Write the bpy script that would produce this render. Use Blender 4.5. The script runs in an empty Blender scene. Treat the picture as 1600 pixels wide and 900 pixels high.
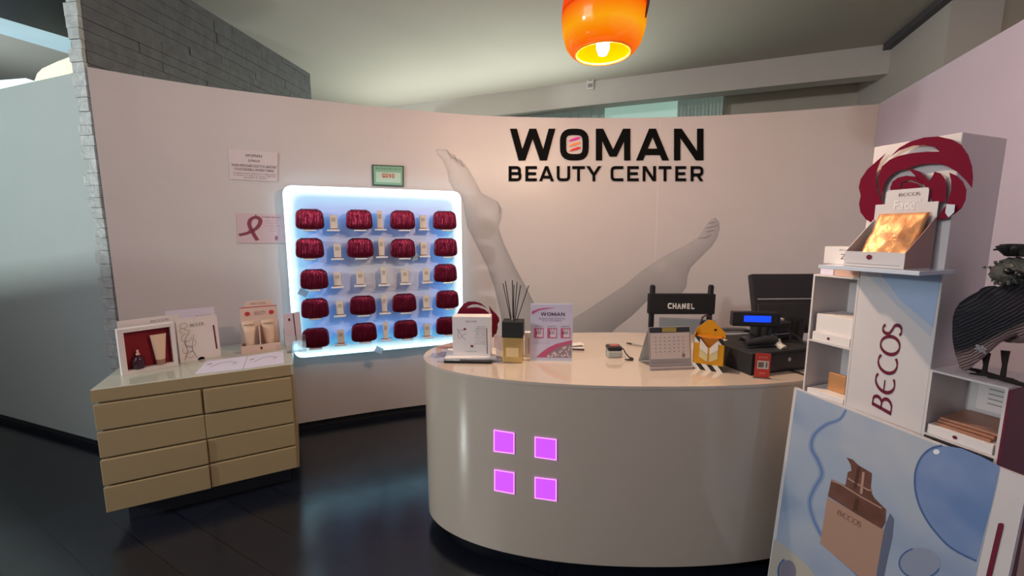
import bpy, bmesh, math, random
from mathutils import Vector, Matrix, noise
random.seed(7)
S = bpy.context.scene
COL = S.collection
PI = math.pi
# ------------------------------------------------------------------ camera model (1600x900)
CAMH, FPX, PITCH = 1.5, 640.0, math.radians(7.5)
cF = Vector((0, math.cos(PITCH), -math.sin(PITCH)))
cR = Vector((1, 0, 0))
cU = Vector((0, math.sin(PITCH), math.cos(PITCH)))
CP = Vector((0, 0, CAMH))
def ray(x, y): return cF + cR * ((x - 800) / FPX) - cU * ((y - 450) / FPX)
def at_z(x, y, z):
    d = ray(x, y); return CP + d * ((z - CAMH) / d.z)
def at_plane(x, y, p0, n):
    d = ray(x, y); return CP + d * ((Vector(p0) - CP).dot(n) / d.dot(n))
cam = bpy.data.cameras.new('camera'); cam.lens = 14.4; cam.sensor_width = 36; cam.clip_start = 0.02
co = bpy.data.objects.new('camera', cam); COL.objects.link(co)
co.location = CP; co.rotation_euler = (PI / 2 - PITCH, 0, 0); S.camera = co
S.view_settings.view_transform = 'Standard'; S.view_settings.look = 'None'
S.view_settings.gamma = 1; S.view_settings.use_curve_mapping = False
S.view_settings.exposure = 0.0
# ------------------------------------------------------------------ materials
def lin(h):
    h = h.lstrip('#'); o = []
    for i in (0, 2, 4):
        c = int(h[i:i+2], 16) / 255
        o.append(c / 12.92 if c <= .04045 else ((c + .055) / 1.055) ** 2.4)
    return tuple(o) + (1,)
MATS = {}
def mat(name, col, rough=.5, metal=0, emis=None, es=0, var=.06, vscale=6, bump=0, bscale=60, coat=0, trans=0, alpha=1, spec=.5, ior=1.45):
    if name in MATS: return MATS[name]
    m = bpy.data.materials.new(name); m.use_nodes = True
    nt = m.node_tree; b = nt.nodes['Principled BSDF']
    c = lin(col) if isinstance(col, str) else tuple(col) + (1,)
    tc = nt.nodes.new('ShaderNodeTexCoord')
    nz = nt.nodes.new('ShaderNodeTexNoise'); nz.inputs['Scale'].default_value = vscale; nz.inputs['Detail'].default_value = 4
    nt.links.new(tc.outputs['Object'], nz.inputs['Vector'])
    mx = nt.nodes.new('ShaderNodeMix'); mx.data_type = 'RGBA'
    mx.inputs[6].default_value = tuple(v * (1 - var) for v in c[:3]) + (1,)
    mx.inputs[7].default_value = tuple(min(1, v * (1 + var)) for v in c[:3]) + (1,)
    nt.links.new(nz.outputs['Fac'], mx.inputs[0]); nt.links.new(mx.outputs[2], b.inputs['Base Color'])
    b.inputs['Roughness'].default_value = rough; b.inputs['Metallic'].default_value = metal
    b.inputs['IOR'].default_value = ior; b.inputs['Specular IOR Level'].default_value = spec
    b.inputs['Coat Weight'].default_value = coat; b.inputs['Coat Roughness'].default_value = .05
    b.inputs['Transmission Weight'].default_value = trans; b.inputs['Alpha'].default_value = alpha
    if emis:
        b.inputs['Emission Color'].default_value = lin(emis); b.inputs['Emission Strength'].default_value = es
    if bump:
        n2 = nt.nodes.new('ShaderNodeTexNoise'); n2.inputs['Scale'].default_value = bscale; n2.inputs['Detail'].default_value = 5
        nt.links.new(tc.outputs['Object'], n2.inputs['Vector'])
        bp = nt.nodes.new('ShaderNodeBump'); bp.inputs['Strength'].default_value = bump; bp.inputs['Distance'].default_value = .01
        nt.links.new(n2.outputs['Fac'], bp.inputs['Height']); nt.links.new(bp.outputs['Normal'], b.inputs['Normal'])
    MATS[name] = m; return m
# ------------------------------------------------------------------ mesh helpers
class MB:
    def __init__(s): s.bm = bmesh.new()
    def box(s, x0, x1, y0, y1, z0, z1, bev=0, seg=2):
        r = bmesh.ops.create_cube(s.bm, size=1)
        for v in r['verts']:
            v.co = Vector(((x0 + x1) / 2 + v.co.x * (x1 - x0), (y0 + y1) / 2 + v.co.y * (y1 - y0), (z0 + z1) / 2 + v.co.z * (z1 - z0)))
        if bev:
            es = list({e for v in r['verts'] for e in v.link_edges})
            bmesh.ops.bevel(s.bm, geom=es, offset=bev, segments=seg, profile=.5, affect='EDGES')
        return s
    def hexa(s, b, t):
        vb = [s.bm.verts.new(p) for p in b]; vt = [s.bm.verts.new(p) for p in t]; n = len(b)
        s.bm.faces.new(vb[::-1]); s.bm.faces.new(vt)
        for i in range(n): s.bm.faces.new((vb[i], vb[(i+1) % n], vt[(i+1) % n], vt[i]))
        return s
    def prism(s, poly, z0, z1):
        return s.hexa([(p[0], p[1], z0) for p in poly], [(p[0], p[1], z1) for p in poly])
    def ring(s, c, u, v, r, n): return [s.bm.verts.new(c + (u * math.cos(2*PI*i/n) + v * math.sin(2*PI*i/n)) * r) for i in range(n)]
    def tube(s, pts, r, n=10, cap=True):
        pts = [Vector(p) for p in pts]; rs = r if isinstance(r, (list, tuple)) else [r] * len(pts); prev = None
        up = Vector((0, 0, 1))
        for i, p in enumerate(pts):
            d = (pts[min(i+1, len(pts)-1)] - pts[max(i-1, 0)]).normalized()
            u = d.cross(up)
            if u.length < .05: u = d.cross(Vector((0, 1, 0)))
            u.normalize(); v = u.cross(d).normalized(); up = v if i else v
            rg = s.ring(p, u, v, rs[i], n)
            if prev:
                for k in range(n): s.bm.faces.new((prev[k], prev[(k+1) % n], rg[(k+1) % n], rg[k]))
            elif cap: s.bm.faces.new(rg[::-1])
            prev = rg
        if cap: s.bm.faces.new(prev)
        return s
    def lathe(s, prof, c=(0, 0, 0), n=32, cap=True):
        c = Vector(c); prev = None
        for (r, z) in prof:
            rg = s.ring(c + Vector((0, 0, z)), Vector((1, 0, 0)), Vector((0, 1, 0)), max(r, 1e-4), n)
            if prev:
                for k in range(n): s.bm.faces.new((prev[k], prev[(k+1) % n], rg[(k+1) % n], rg[k]))
            elif cap: s.bm.faces.new(rg[::-1])
            prev = rg
        if cap: s.bm.faces.new(prev)
        return s
    def plate(s, poly, mp, o0, o1):
        """polygon in (u,v), mapped by mp(u,v,off); solid between offsets o0 (back) and o1 (front)"""
        t = bmesh.new(); vs = [t.verts.new((p[0], p[1], 0)) for p in poly]
        try: t.faces.new(vs)
        except ValueError: return s
        t.normal_update(); bmesh.ops.triangulate(t, faces=t.faces[:], ngon_method='EAR_CLIP')
        t.verts.index_update(); fr = {}; bk = {}
        for v in t.verts: fr[v.index] = s.bm.verts.new(mp(v.co.x, v.co.y, o1))
        for f in t.faces: s.bm.faces.new([fr[v.index] for v in f.verts])
        if o0 is not None:
            for v in t.verts: bk[v.index] = s.bm.verts.new(mp(v.co.x, v.co.y, o0))
            for f in t.faces: s.bm.faces.new([bk[v.index] for v in reversed(f.verts)])
            n = len(poly)
            for i in range(n):
                j = (i+1) % n; s.bm.faces.new((fr[i], bk[i], bk[j], fr[j]))
        t.free(); return s
    def ribbon(s, pts, t, mp, o0, o1, closed=False):
        P = [Vector((p[0], p[1])) for p in pts]; n = len(P); L = []; R = []
        for i in range(n):
            a = P[i-1] if (i or closed) else None; b = P[(i+1) % n] if (i < n-1 or closed) else None
            d0 = (P[i] - a).normalized() if a is not None else None; d1 = (b - P[i]).normalized() if b is not None else None
            if d0 is None: d0 = d1
            if d1 is None: d1 = d0
            n0 = Vector((-d0.y, d0.x)); n1 = Vector((-d1.y, d1.x)); m = (n0 + n1)
            m = m.normalized() if m.length > 1e-6 else n0
            k = 1 / max(.4, m.dot(n0)); tt = t[i] if isinstance(t, list) else t
            L.append(P[i] + m * (tt/2*k)); R.append(P[i] - m * (tt/2*k))
        rng = range(n) if closed else range(n-1)
        for i in rng:
            j = (i+1) % n; s.plate([L[i], L[j], R[j], R[i]], mp, o0, o1)
        return s
    def obj(s, name, m, parent=None, smooth=False, xf=None):
        bmesh.ops.recalc_face_normals(s.bm, faces=s.bm.faces[:])
        if xf is not None: bmesh.ops.transform(s.bm, matrix=xf, verts=s.bm.verts[:])
        me = bpy.data.meshes.new(name); s.bm.to_mesh(me); s.bm.free()
        if smooth:
            me.polygons.foreach_set('use_smooth', [True] * len(me.polygons))
            if smooth != 'all': me.set_sharp_from_angle(angle=math.radians(40))
        me.materials.append(m); o = bpy.data.objects.new(name, me); COL.objects.link(o)
        if parent: o.parent = parent
        return o
def tag(o, label, cat, group=None):
    o['label'] = label; o['category'] = cat
    if group: o['group'] = group
    return o
def thing(name, label, cat, loc=(0, 0, 0), rotz=0, group=None):
    o = bpy.data.objects.new(name, None); COL.objects.link(o); o.empty_display_size = .05
    o.location = loc; o.rotation_euler = (0, 0, rotz); return tag(o, label, cat, group)
def root_inv(t):
    return (Matrix.Translation(t.location) @ t.rotation_euler.to_matrix().to_4x4()).inverted()
def struct(o): o['kind'] = 'structure'; return o
def dup(root, loc, rotz=None, label=None):
    r = root.copy(); COL.objects.link(r); r.location = loc
    if rotz is not None: r.rotation_euler = (0, 0, rotz)
    if label: r['label'] = label
    for ch in list(root.children):
        c = ch.copy(); COL.objects.link(c); c.parent = r
        for g in ch.children:
            d = g.copy(); COL.objects.link(d); d.parent = c
    return r
def face_map(L, h, y=0.0, x0=0.0, z0=0.0, lean=0.0):
    """(u,v) in 0..1 on a local front face (facing -y)"""
    return lambda u, v, o: Vector((x0 + u * L, y - o * math.cos(lean) + v * h * math.sin(lean), z0 + v * h * math.cos(lean) + o * math.sin(lean)))
def px_plane(p0, n, t=None):
    n = Vector(n).normalized(); inv = root_inv(t) if t else Matrix()
    p0 = Vector(p0); n = n if (CP - p0).dot(n) > 0 else -n
    return lambda x, y, o: inv @ at_plane(x, y, p0 + n * o, n)
# text from Blender's built-in font: (verts, faces) in 0..1 x 0..1
_tc = {}
def text2d(st):
    if st in _tc: return _tc[st]
    cu = bpy.data.curves.new('t', 'FONT'); cu.body = st; cu.resolution_u = 3
    ob = bpy.data.objects.new('t', cu); COL.objects.link(ob)
    me = bpy.data.meshes.new_from_object(ob.evaluated_get(bpy.context.evaluated_depsgraph_get()))
    vs = [(v.co.x, v.co.y) for v in me.vertices]; fs = [tuple(p.vertices) for p in me.polygons]
    bpy.data.objects.remove(ob); bpy.data.curves.remove(cu); bpy.data.meshes.remove(me)
    x0 = min(v[0] for v in vs); x1 = max(v[0] for v in vs); y0 = min(v[1] for v in vs); y1 = max(v[1] for v in vs)
    vs = [((x-x0)/(x1-x0), (y-y0)/(y1-y0)) for x, y in vs]; _tc[st] = (vs, fs); return _tc[st]
def add_text(mb, st, mp, q, off):
    """q: quad corners TL,TR,BR,BL in mp's (u,v)"""
    TL, TR, BR, BL = [Vector(p) for p in q]; vs, fs = text2d(st)
    bv = []
    for x, y in vs:
        p = BL*(1-x)*(1-y) + BR*x*(1-y) + TL*(1-x)*y + TR*x*y; bv.append(mb.bm.verts.new(mp(p.x, p.y, off)))
    for f in fs:
        try: mb.bm.faces.new([bv[i] for i in f])
        except ValueError: pass
    return mb
def rect(a, b, c, d): return [(a, d), (c, d), (c, b), (a, b)]      # u0,v0,u1,v1 -> TL,TR,BR,BL
# stroke lettering
def rnd(pts, rad, closed=False, seg=5):
    out = []; n = len(pts)
    for i, p in enumerate(pts):
        r = rad[i] if isinstance(rad, (list, tuple)) else rad
        if r == 0 or (not closed and i in (0, n-1)): out.append(p); continue
        P = Vector(p); A = Vector(pts[i-1]); B = Vector(pts[(i+1) % n])
        a = P + (A-P).normalized() * min(r, (A-P).length*.5); b = P + (B-P).normalized() * min(r, (B-P).length*.5)
        for k in range(seg+1):
            u = k/seg; q = a*(1-u)**2 + P*2*u*(1-u) + b*u*u; out.append((q.x, q.y))
    return out
def glyph(ch, w, t):
    h = t/2; a = h; b = w-h; T = 1-h
    V = lambda x: ('p', [(x-h, 0), (x+h, 0), (x+h, 1), (x-h, 1)])
    Hh = lambda y, x0, x1: ('p', [(x0, y-h), (x1, y-h), (x1, y+h), (x0, y+h)])
    def D(x0, y0, x1, y1):
        L = math.hypot(x1-x0, y1-y0); k = h*L/abs(y1-y0); return ('p', [(x0-k, y0), (x0+k, y0), (x1+k, y1), (x1-k, y1)])
    r = .22
    if ch == 'W':
        m = t*.62; return [D(m, 1, w*.27, 0), D(w*.27, 0, w*.5, 1), D(w*.5, 1, w*.73, 0), D(w*.73, 0, w-m, 1)]
    if ch == 'O': return [('r', rnd([(a, h), (b, h), (b, T), (a, T)], .28, True), True)]
    if ch == 'M': return [V(a), V(b), D(a+t*.1, 1, w/2, .12), D(b-t*.1, 1, w/2, .12)]
    if ch == 'A': m = t*.62; return [D(m, 0, w/2, 1), D(w-m, 0, w/2, 1), Hh(.27, w*.2, w*.8)]
    if ch == 'N': return [V(a), V(b), D(a+t*.1, 1, b-t*.1, 0)]
    if ch == 'B': return [V(a), ('r', rnd([(a, h), (b, h), (b, .51), (a, .51)], [0, r, .12, 0], True), True), ('r', rnd([(a, .51), (b-.04, .51), (b-.04, T), (a, T)], [0, .12, r, 0], True), True)]
    if ch == 'E': return [V(a), Hh(h, a, w), Hh(.5, a, w*.92), Hh(T, a, w)]
    if ch == 'U': return [('r', rnd([(a, 1), (a, h), (b, h), (b, 1)], r), False)]
    if ch == 'T': return [V(w/2), Hh(T, 0, w)]
    if ch == 'Y': return [D(w*.5, .4, t*.6, 1), D(w*.5, .4, w-t*.6, 1), ('p', [(w/2-h, 0), (w/2+h, 0), (w/2+h, .45), (w/2-h, .45)])]
    if ch == 'C': return [('r', rnd([(w, h), (a, h), (a, T), (w, T)], r), False)]
    if ch == 'R': return [V(a), ('r', rnd([(a, .42), (b, .42), (b, T), (a, T)], [0, r, r, 0], True), True), D(w*.55, .42, w-t*.62, 0)]
    if ch == 'H': return [V(a), V(b), Hh(.5, a, b)]
    if ch == 'G': return [('r', rnd([(w, h), (a, h), (a, T), (w, T)], r), False), ('p', [(w-t, 0), (w, 0), (w, .5), (w-t, .5)]), Hh(.5-h, w*.5, w)]
    if ch == 'V': return [D(w*.5, 0, t*.6, 1), D(w*.5, 0, w-t*.6, 1)]
    if ch == 'L': return [V(a), Hh(h, a, w)]
    return []
def draw_glyph(mb, ch, w, t, mp, q, o0, o1):
    """q quad TL,TR,BR,BL for the letter's own box"""
    TL, TR, BR, BL = [Vector(p) for p in q]
    def m2(x, y, o):
        x /= w; p = BL*(1-x)*(1-y) + BR*x*(1-y) + TL*(1-x)*y + TR*x*y; return mp(p.x, p.y, o)
    for g in glyph(ch, w, t):
        if g[0] == 'p': mb.plate(g[1], m2, o0, o1)
        else: mb.ribbon(g[1], t, m2, o0, o1, g[2])
def arc(cx, cy, rx, ry, a0, a1, n=20): return [(cx+rx*math.cos(math.radians(a0+(a1-a0)*i/n)), cy+ry*math.sin(math.radians(a0+(a1-a0)*i/n))) for i in range(n+1)]
def becos(mb, mp, q, off, t=.075):
    """thin elegant capitals B, round E, C, O, S laid left to right in quad q"""
    TL, TR, BR, BL = [Vector(p) for p in q]; tot = 3.75
    def m2(x, y, o):
        x /= tot; p = BL*(1-x)*(1-y) + BR*x*(1-y) + TL*(1-x)*y + TR*x*y; return mp(p.x, p.y, o)
    def tk(pts, k=1.0):   # thicker on the sides, thin at top and bottom
        out = []
        for i in range(len(pts)):
            a = pts[max(i-1, 0)]; b = pts[min(i+1, len(pts)-1)]; d = Vector((b[0]-a[0], b[1]-a[1])).normalized()
            out.append(t*k*(.55 + .75*abs(d.y)))
        return out
    def rb(p): mb.ribbon(p, tk(p), m2, None, off)
    rb([(.06, 0), (.06, 1)]); rb([(.03, .97)] + arc(.25, .755, .22, .215, 90, -90) + [(.03, .54)]); rb([(.03, .54)] + arc(.27, .28, .27, .255, 90, -90) + [(.03, .03)])
    rb(arc(1.2, .5, .42, .48, 55, 305)); rb([(.8, .52), (1.28, .52)])
    rb(arc(2.02, .5, .42, .48, 50, 310)); rb(arc(2.78, .5, .38, .48, 5, 372, 28))
    rb([(3.62, .86)] + arc(3.46, .74, .2, .23, 40, 215, 12) + [(3.45, .5)] + arc(3.44, .26, .23, .235, 50, -140, 14))
# ------------------------------------------------------------------ colours
M_white = mat('white_paint', '#ddd0ca', .45)
M_wall = mat('wall_paint', (.60, .545, .53), .35, var=.03)
M_left = mat('left_panel_gloss', (.50, .56, .55), .28, var=.03)
M_lilac = mat('right_partition_paint', (.50, .46, .58), .5, var=.03)
M_ceil = mat('ceiling_plaster', (.56, .52, .46), .8, var=.04, vscale=2)
M_beam = mat('beam_plaster', (.66, .62, .58), .7, var=.03)
M_dark = mat('dark_trim', (.02, .022, .03), .5)
M_black = mat('black_plastic', (.012, .012, .014), .35)
M_blackm = mat('black_matte', (.015, .015, .016), .7)
M_desk = mat('desk_lacquer_shaded', (.55, .47, .385), .16, var=.02, coat=.6)  # white desk lacquer, darkened in colour for the shade on the front
M_chest = mat('chest_lacquer_shaded', (.36, .275, .15), .33, var=.04)  # cream chest lacquer, front darkened in colour for how light falls
M_chesttop = mat('chest_lacquer_lit', (.50, .51, .42), .15, var=.03, coat=.3)  # paler copy of the chest lacquer, light on the top put in colour
M_burg = mat('burgundy_gloss', (.15, .004, .022), .25, var=.1)
M_burgink = mat('burgundy_ink', (.14, .008, .03), .5)
M_ink = mat('grey_ink', (.16, .13, .14), .6)
M_black_ink = mat('black_ink', (.003, .003, .003), .7, spec=.1)
M_card = mat('white_card', (.78, .73, .72), .5, var=.02)
M_cardlil = mat('lilac_paper', (.70, .66, .78), .6, var=.02)
M_pinkpaper = mat('pink_paper', (.62, .42, .46), .6, var=.03)
M_gold = mat('gold_glass', (.62, .42, .16), .2, metal=.35, var=.25, vscale=14)
M_foil = mat('gold_foil', (.68, .34, .15), .42, metal=.5, var=.25, vscale=12, bump=.5, bscale=22)
M_blue = mat('pale_blue_print', (.36, .47, .66), .5)
M_acr = mat('clear_acrylic', (.85, .9, .95), .05, trans=.9, alpha=.55, ior=1.4)
M_skin = mat('beige_tube', (.78, .58, .42), .4)
M_grey = mat('grey_plastic', (.3, .3, .31), .5)
M_chrome = mat('metal', (.6, .6, .6), .25, metal=1)
# ------------------------------------------------------------------ floor
mf = bpy.data.materials.new('dark_plank_floor'); mf.use_nodes = True; nt = mf.node_tree; b = nt.nodes['Principled BSDF']
tc = nt.nodes.new('ShaderNodeTexCoord'); mpn = nt.nodes.new('ShaderNodeMapping'); mpn.inputs['Rotation'].default_value = (0, 0, math.radians(28))
nt.links.new(tc.outputs['Object'], mpn.inputs['Vector'])
br = nt.nodes.new('ShaderNodeTexBrick'); br.inputs['Scale'].default_value = 1; br.inputs['Brick Width'].default_value = 1.2; br.inputs['Row Height'].default_value = .19
br.inputs['Mortar Size'].default_value = .0025; br.inputs['Color1'].default_value = (.007, .009, .016, 1); br.inputs['Color2'].default_value = (.010, .013, .022, 1); br.inputs['Mortar'].default_value = (.002, .002, .003, 1)
nt.links.new(mpn.outputs['Vector'], br.inputs['Vector']); nt.links.new(br.outputs['Color'], b.inputs['Base Color'])
b.inputs['IOR'].default_value = 1.75
wn = nt.nodes.new('ShaderNodeTexNoise'); wn.inputs['Scale'].default_value = 9; wn.inputs['Detail'].default_value = 8
nt.links.new(mpn.outputs['Vector'], wn.inputs['Vector'])
mr = nt.nodes.new('ShaderNodeMapRange'); mr.inputs['To Min'].default_value = .15; mr.inputs['To Max'].default_value = .30
nt.links.new(wn.outputs['Fac'], mr.inputs['Value']); nt.links.new(mr.outputs['Result'], b.inputs['Roughness'])
bp = nt.nodes.new('ShaderNodeBump'); bp.inputs['Strength'].default_value = .25; bp.inputs['Distance'].default_value = .004
nt.links.new(br.outputs['Fac'], bp.inputs['Height']); bp.invert = True; nt.links.new(bp.outputs['Normal'], b.inputs['Normal'])
struct(MB().box(-8, 7, -2.5, 9, -.1, 0).obj('floor', mf))
# ------------------------------------------------------------------ curved back wall
HW = 2.45
WP = [(-2.435, 2.49), (-2.22, 2.655), (-1.9, 2.85), (-1.445, 3.06), (-.97, 3.25), (-.36, 3.44), (.08, 3.505), (.525, 3.53), (.9, 3.535), (1.235, 3.515), (1.65, 3.46), (2.03, 3.38), (2.4, 3.27), (2.715, 3.16)]
def catmull(P, n=6):
    out = []
    for i in range(len(P)-1):
        a = Vector(P[max(i-1, 0)]); b_ = Vector(P[i]); c = Vector(P[i+1]); d = Vector(P[min(i+2, len(P)-1)])
        for k in range(n):
            t = k/n; out.append(.5*((2*b_) + (c-a)*t + (2*a-5*b_+4*c-d)*t*t + (-a+3*b_-3*c+d)*t**3))
    out.append(Vector(P[-1])); return out
WC = catmull(WP)
NR = []
for i in range(len(WC)):
    d = (WC[min(i+1, len(WC)-1)] - WC[max(i-1, 0)]).normalized(); NR.append(Vector((d.y, -d.x)))   # towards the room
def wall_hit(x, y, off=0.0):
    d = ray(x, y); k = math.atan2(d.x, d.y)
    for i in range(len(WC)-1):
        A = WC[i] + NR[i]*off; B = WC[i+1] + NR[i+1]*off
        den = d.x*(B.y-A.y) - d.y*(B.x-A.x)
        if abs(den) < 1e-9: continue
        t = (A.x*(B.y-A.y) - A.y*(B.x-A.x)) / den
        u = ((d.x*t-A.x)*(B.x-A.x) + (d.y*t-A.y)*(B.y-A.y)) / (B-A).length_squared
        if t > 0 and ((-1e-4 <= u <= 1.0001) or (i == 0 and u < 0) or (i == len(WC)-2 and u > 1)): return CP + d*t
    raise RuntimeError('wall miss %s %s' % (x, y))
def wallmap(t=None):
    inv = root_inv(t) if t else Matrix(); return lambda x, y, o: inv @ wall_hit(x, y, o)
m = MB()
def wallstrip(m, off0, off1, z0, z1):
    rows = []
    for i in range(len(WC)):
        f = WC[i] + NR[i]*off0; k = WC[i] + NR[i]*off1
        rows.append([m.bm.verts.new((p.x, p.y, z)) for p, z in ((f, z0), (f, z1), (k, z1), (k, z0))])
    for i in range(len(rows)-1):
        for j in range(4): m.bm.faces.new((rows[i][j], rows[i+1][j], rows[i+1][(j+1) % 4], rows[i][(j+1) % 4]))
    m.bm.faces.new(rows[0]); m.bm.faces.new(rows[-1][::-1]); return m
wb = struct(wallstrip(m, 0, -.08, .06, HW).obj('wall_back', M_wall, smooth=True))
struct(wallstrip(MB(), -.03, -.07, 0, .06).obj('baseboard_back', M_dark))
# mural print of legs on the wall
def polyd(p, L):
    best = 9e9; P = Vector(p)
    for i in range(len(L)-1):
        a = Vector(L[i]); b_ = Vector(L[i+1]); u = max(0, min(1, (P-a).dot(b_-a)/max(1e-9, (b_-a).length_squared))); best = min(best, (P-(a+(b_-a)*u)).length)
    return best
mm = bpy.data.materials.new('mural_print'); mm.use_nodes = True; nt = mm.node_tree; b = nt.nodes['Principled BSDF']; b.inputs['Roughness'].default_value = .4
at = nt.nodes.new('ShaderNodeAttribute'); at.attribute_name = 'tone'; nt.links.new(at.outputs['Color'], b.inputs['Base Color'])
zz = lambda L: [(640 + x/2.571, 180 + y/2.571) for x, y in L]
def mural(upper, lower, toes, f):
    poly = upper + lower[::-1]
    t = bmesh.new(); t.faces.new([t.verts.new((x, y, 0)) for x, y in poly])
    t.normal_update(); bmesh.ops.triangulate(t, faces=t.faces[:], ngon_method='EAR_CLIP')
    xs = [p[0] for p in poly]; ys = [p[1] for p in poly]
    for k in range(int(min(xs)//7)+1, int(max(xs)//7)+1): bmesh.ops.bisect_plane(t, geom=t.verts[:]+t.edges[:]+t.faces[:], plane_co=(k*7, 0, 0), plane_no=(1, 0, 0))
    for k in range(int(min(ys)//7)+1, int(max(ys)//7)+1): bmesh.ops.bisect_plane(t, geom=t.verts[:]+t.edges[:]+t.faces[:], plane_co=(0, k*7, 0), plane_no=(0, 1, 0))
    lay = t.verts.layers.float_color.new('tone')
    for v in t.verts:
        p = (v.co.x, v.co.y); du = polyd(p, upper); dl = polyd(p, lower)
        g = f(p, du/(du+dl+1e-6), min(du, dl))
        for c0, r0, a0 in toes:
            q = math.hypot(p[0]-c0[0], p[1]-c0[1]); g *= 1 + a0*math.exp(-(q/r0)**2)
        v[lay] = (g*1.03, g*.97, g*.97, 1)
        v.co = wall_hit(p[0], p[1], .0015)
    bmesh.ops.recalc_face_normals(t, faces=t.faces[:])
    me = bpy.data.meshes.new('leg_mural'); t.to_mesh(me); t.free(); me.materials.append(mm)
    o = bpy.data.objects.new('leg_mural', me); COL.objects.link(o); o.parent = wb; return o
U = zz([(105, 140), (112, 136), (150, 137), (163, 152), (178, 158), (190, 172), (206, 178), (222, 196), (240, 222), (262, 262), (288, 312), (320, 330), (350, 345), (372, 378), (368, 415), (356, 450), (378, 515), (420, 605), (470, 695), (500, 755), (545, 830), (600, 915)])
Lw = zz([(105, 142), (112, 160), (130, 178), (150, 220), (158, 265), (176, 300), (200, 318), (215, 352), (222, 400), (232, 450), (268, 520), (308, 600), (340, 690), (366, 800), (385, 915)])
TL_ = [(p, 3.0, -.25) for p in zz([(172, 172), (192, 186), (210, 200)])] + [(zz([(330, 400)])[0], 14, .12), (zz([(300, 440)])[0], 9, -.14), (zz([(240, 330)])[0], 12, .1)]
mural(U, Lw, TL_, lambda p, s, d: (.36 + .10*math.sin(s*PI) - .05*max(0, (p[1]-380)/150) + .09*max(0, 1-(p[1]-230)/130)) * (1 if d > 2 else .93))
U2 = zz([(1212, 416), (1200, 428), (1186, 450), (1160, 490), (1100, 527), (1040, 556), (980, 592), (930, 627), (860, 686), (780, 738), (700, 790), (600, 850), (490, 915)])
L2 = zz([(1228, 412), (1244, 428), (1246, 455), (1236, 490), (1215, 525), (1170, 570), (1128, 612), (1116, 645), (1112, 688), (1090, 720), (1040, 733), (958, 742), (885, 812), (835, 850), (800, 885), (770, 915)])
TR_ = [(p, 3.0, -.22) for p in zz([(1222, 440), (1205, 462), (1195, 480)])] + [(zz([(1060, 640)])[0], 12, .08), (zz([(1010, 600)])[0], 9, .12)]
mural(U2, L2, TR_, lambda p, s, d: (.43 - .14*s + .09*max(0, (p[0]-960)/170)) * (1 if d > 1.5 else .93))
# toe creases of the printed feet
M_toe = mat('toe_crease_print', (.24, .21, .21), .5)
for L_ in ([(150, 140), (160, 158), (172, 172), (190, 178)], [(178, 160), (186, 178), (200, 190)], [(204, 180), (208, 196), (222, 210)], [(352, 348), (362, 372), (360, 400)], [(1186, 452), (1204, 452), (1226, 446), (1240, 440)], [(1190, 470), (1208, 466), (1228, 462)], [(1200, 434), (1216, 432), (1232, 428)], [(1160, 494), (1190, 492), (1214, 480)]):
    m = MB(); P_ = catmull(zz(L_), 3); m.ribbon([tuple(p) for p in P_], [.5 + 1.0*math.sin(PI*i/(len(P_)-1)) for i in range(len(P_))], wallmap(), None, .0028); m.obj('toe_crease', M_toe, wb)
# seam of the wallpaper sheets
m = MB(); m.ribbon([(1032, 186), (1029, 260), (1026, 340), (1023, 430)], .8, wallmap(), None, .001); o = m.obj('wallpaper_seam', mat('seam', (.74, .66, .63), .4), wb)
# ------------------------------------------------------------------ wall lettering
sg = thing('wall_sign', 'large black raised lettering reading WOMAN BEAUTY CENTER on the curved wall', 'sign', wall_hit(947, 283))
wm = wallmap(sg)
row = [('W', 796, 869, 1.42), ('O', 875, 920, .92), ('M', 931, 985, 1.08), ('A', 993, 1046, 1.06), ('N', 1053, 1099, .92)]
for ch, x0, x1, w in row:
    m = MB(); t0, t1 = 201.0, 250.5
    draw_glyph(m, ch, w, .2, wm, [(x0, t0), (x1, t0), (x1, t1), (x0, t1)], .001, .012); m.obj('letter', M_black_ink, sg)
x = 795
for ch, x0, x1 in (('B', 795, 815), ('E', 821, 839), ('A', 842, 866), ('U', 870, 891), ('T', 894, 914), ('Y', 916, 940), ('C', 954, 974), ('E', 980, 998), ('N', 1004, 1025), ('T', 1029, 1049), ('E', 1055, 1072), ('R', 1079, 1099)):
    m = MB(); draw_glyph(m, ch, (x1-x0)/24, .19, wm, [(x0, 259.5), (x1, 259.5), (x1, 283), (x0, 283)], .001, .012); m.obj('letter', M_black_ink, sg)
for (cx, cy, c, nm) in ((897.5, 217, (.7, .02, .35), 'magenta'), (897.5, 225, (.9, .25, .08), 'orange'), (898.5, 232.5, (.7, .02, .03), 'red')):
    m = MB(); m.plate([(cx-9, cy+3.5), (cx-5, cy+.2), (cx+3, cy-2.6), (cx+8.5, cy-3.4), (cx+9, cy-.5), (cx+3, cy+1.4), (cx-6, cy+4)], wm, .001, .008)
    o = m.obj('brush_stroke', mat('stroke_'+nm, c, .5), sg); o['label'] = nm + ' brush stroke inside the letter O'
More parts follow.
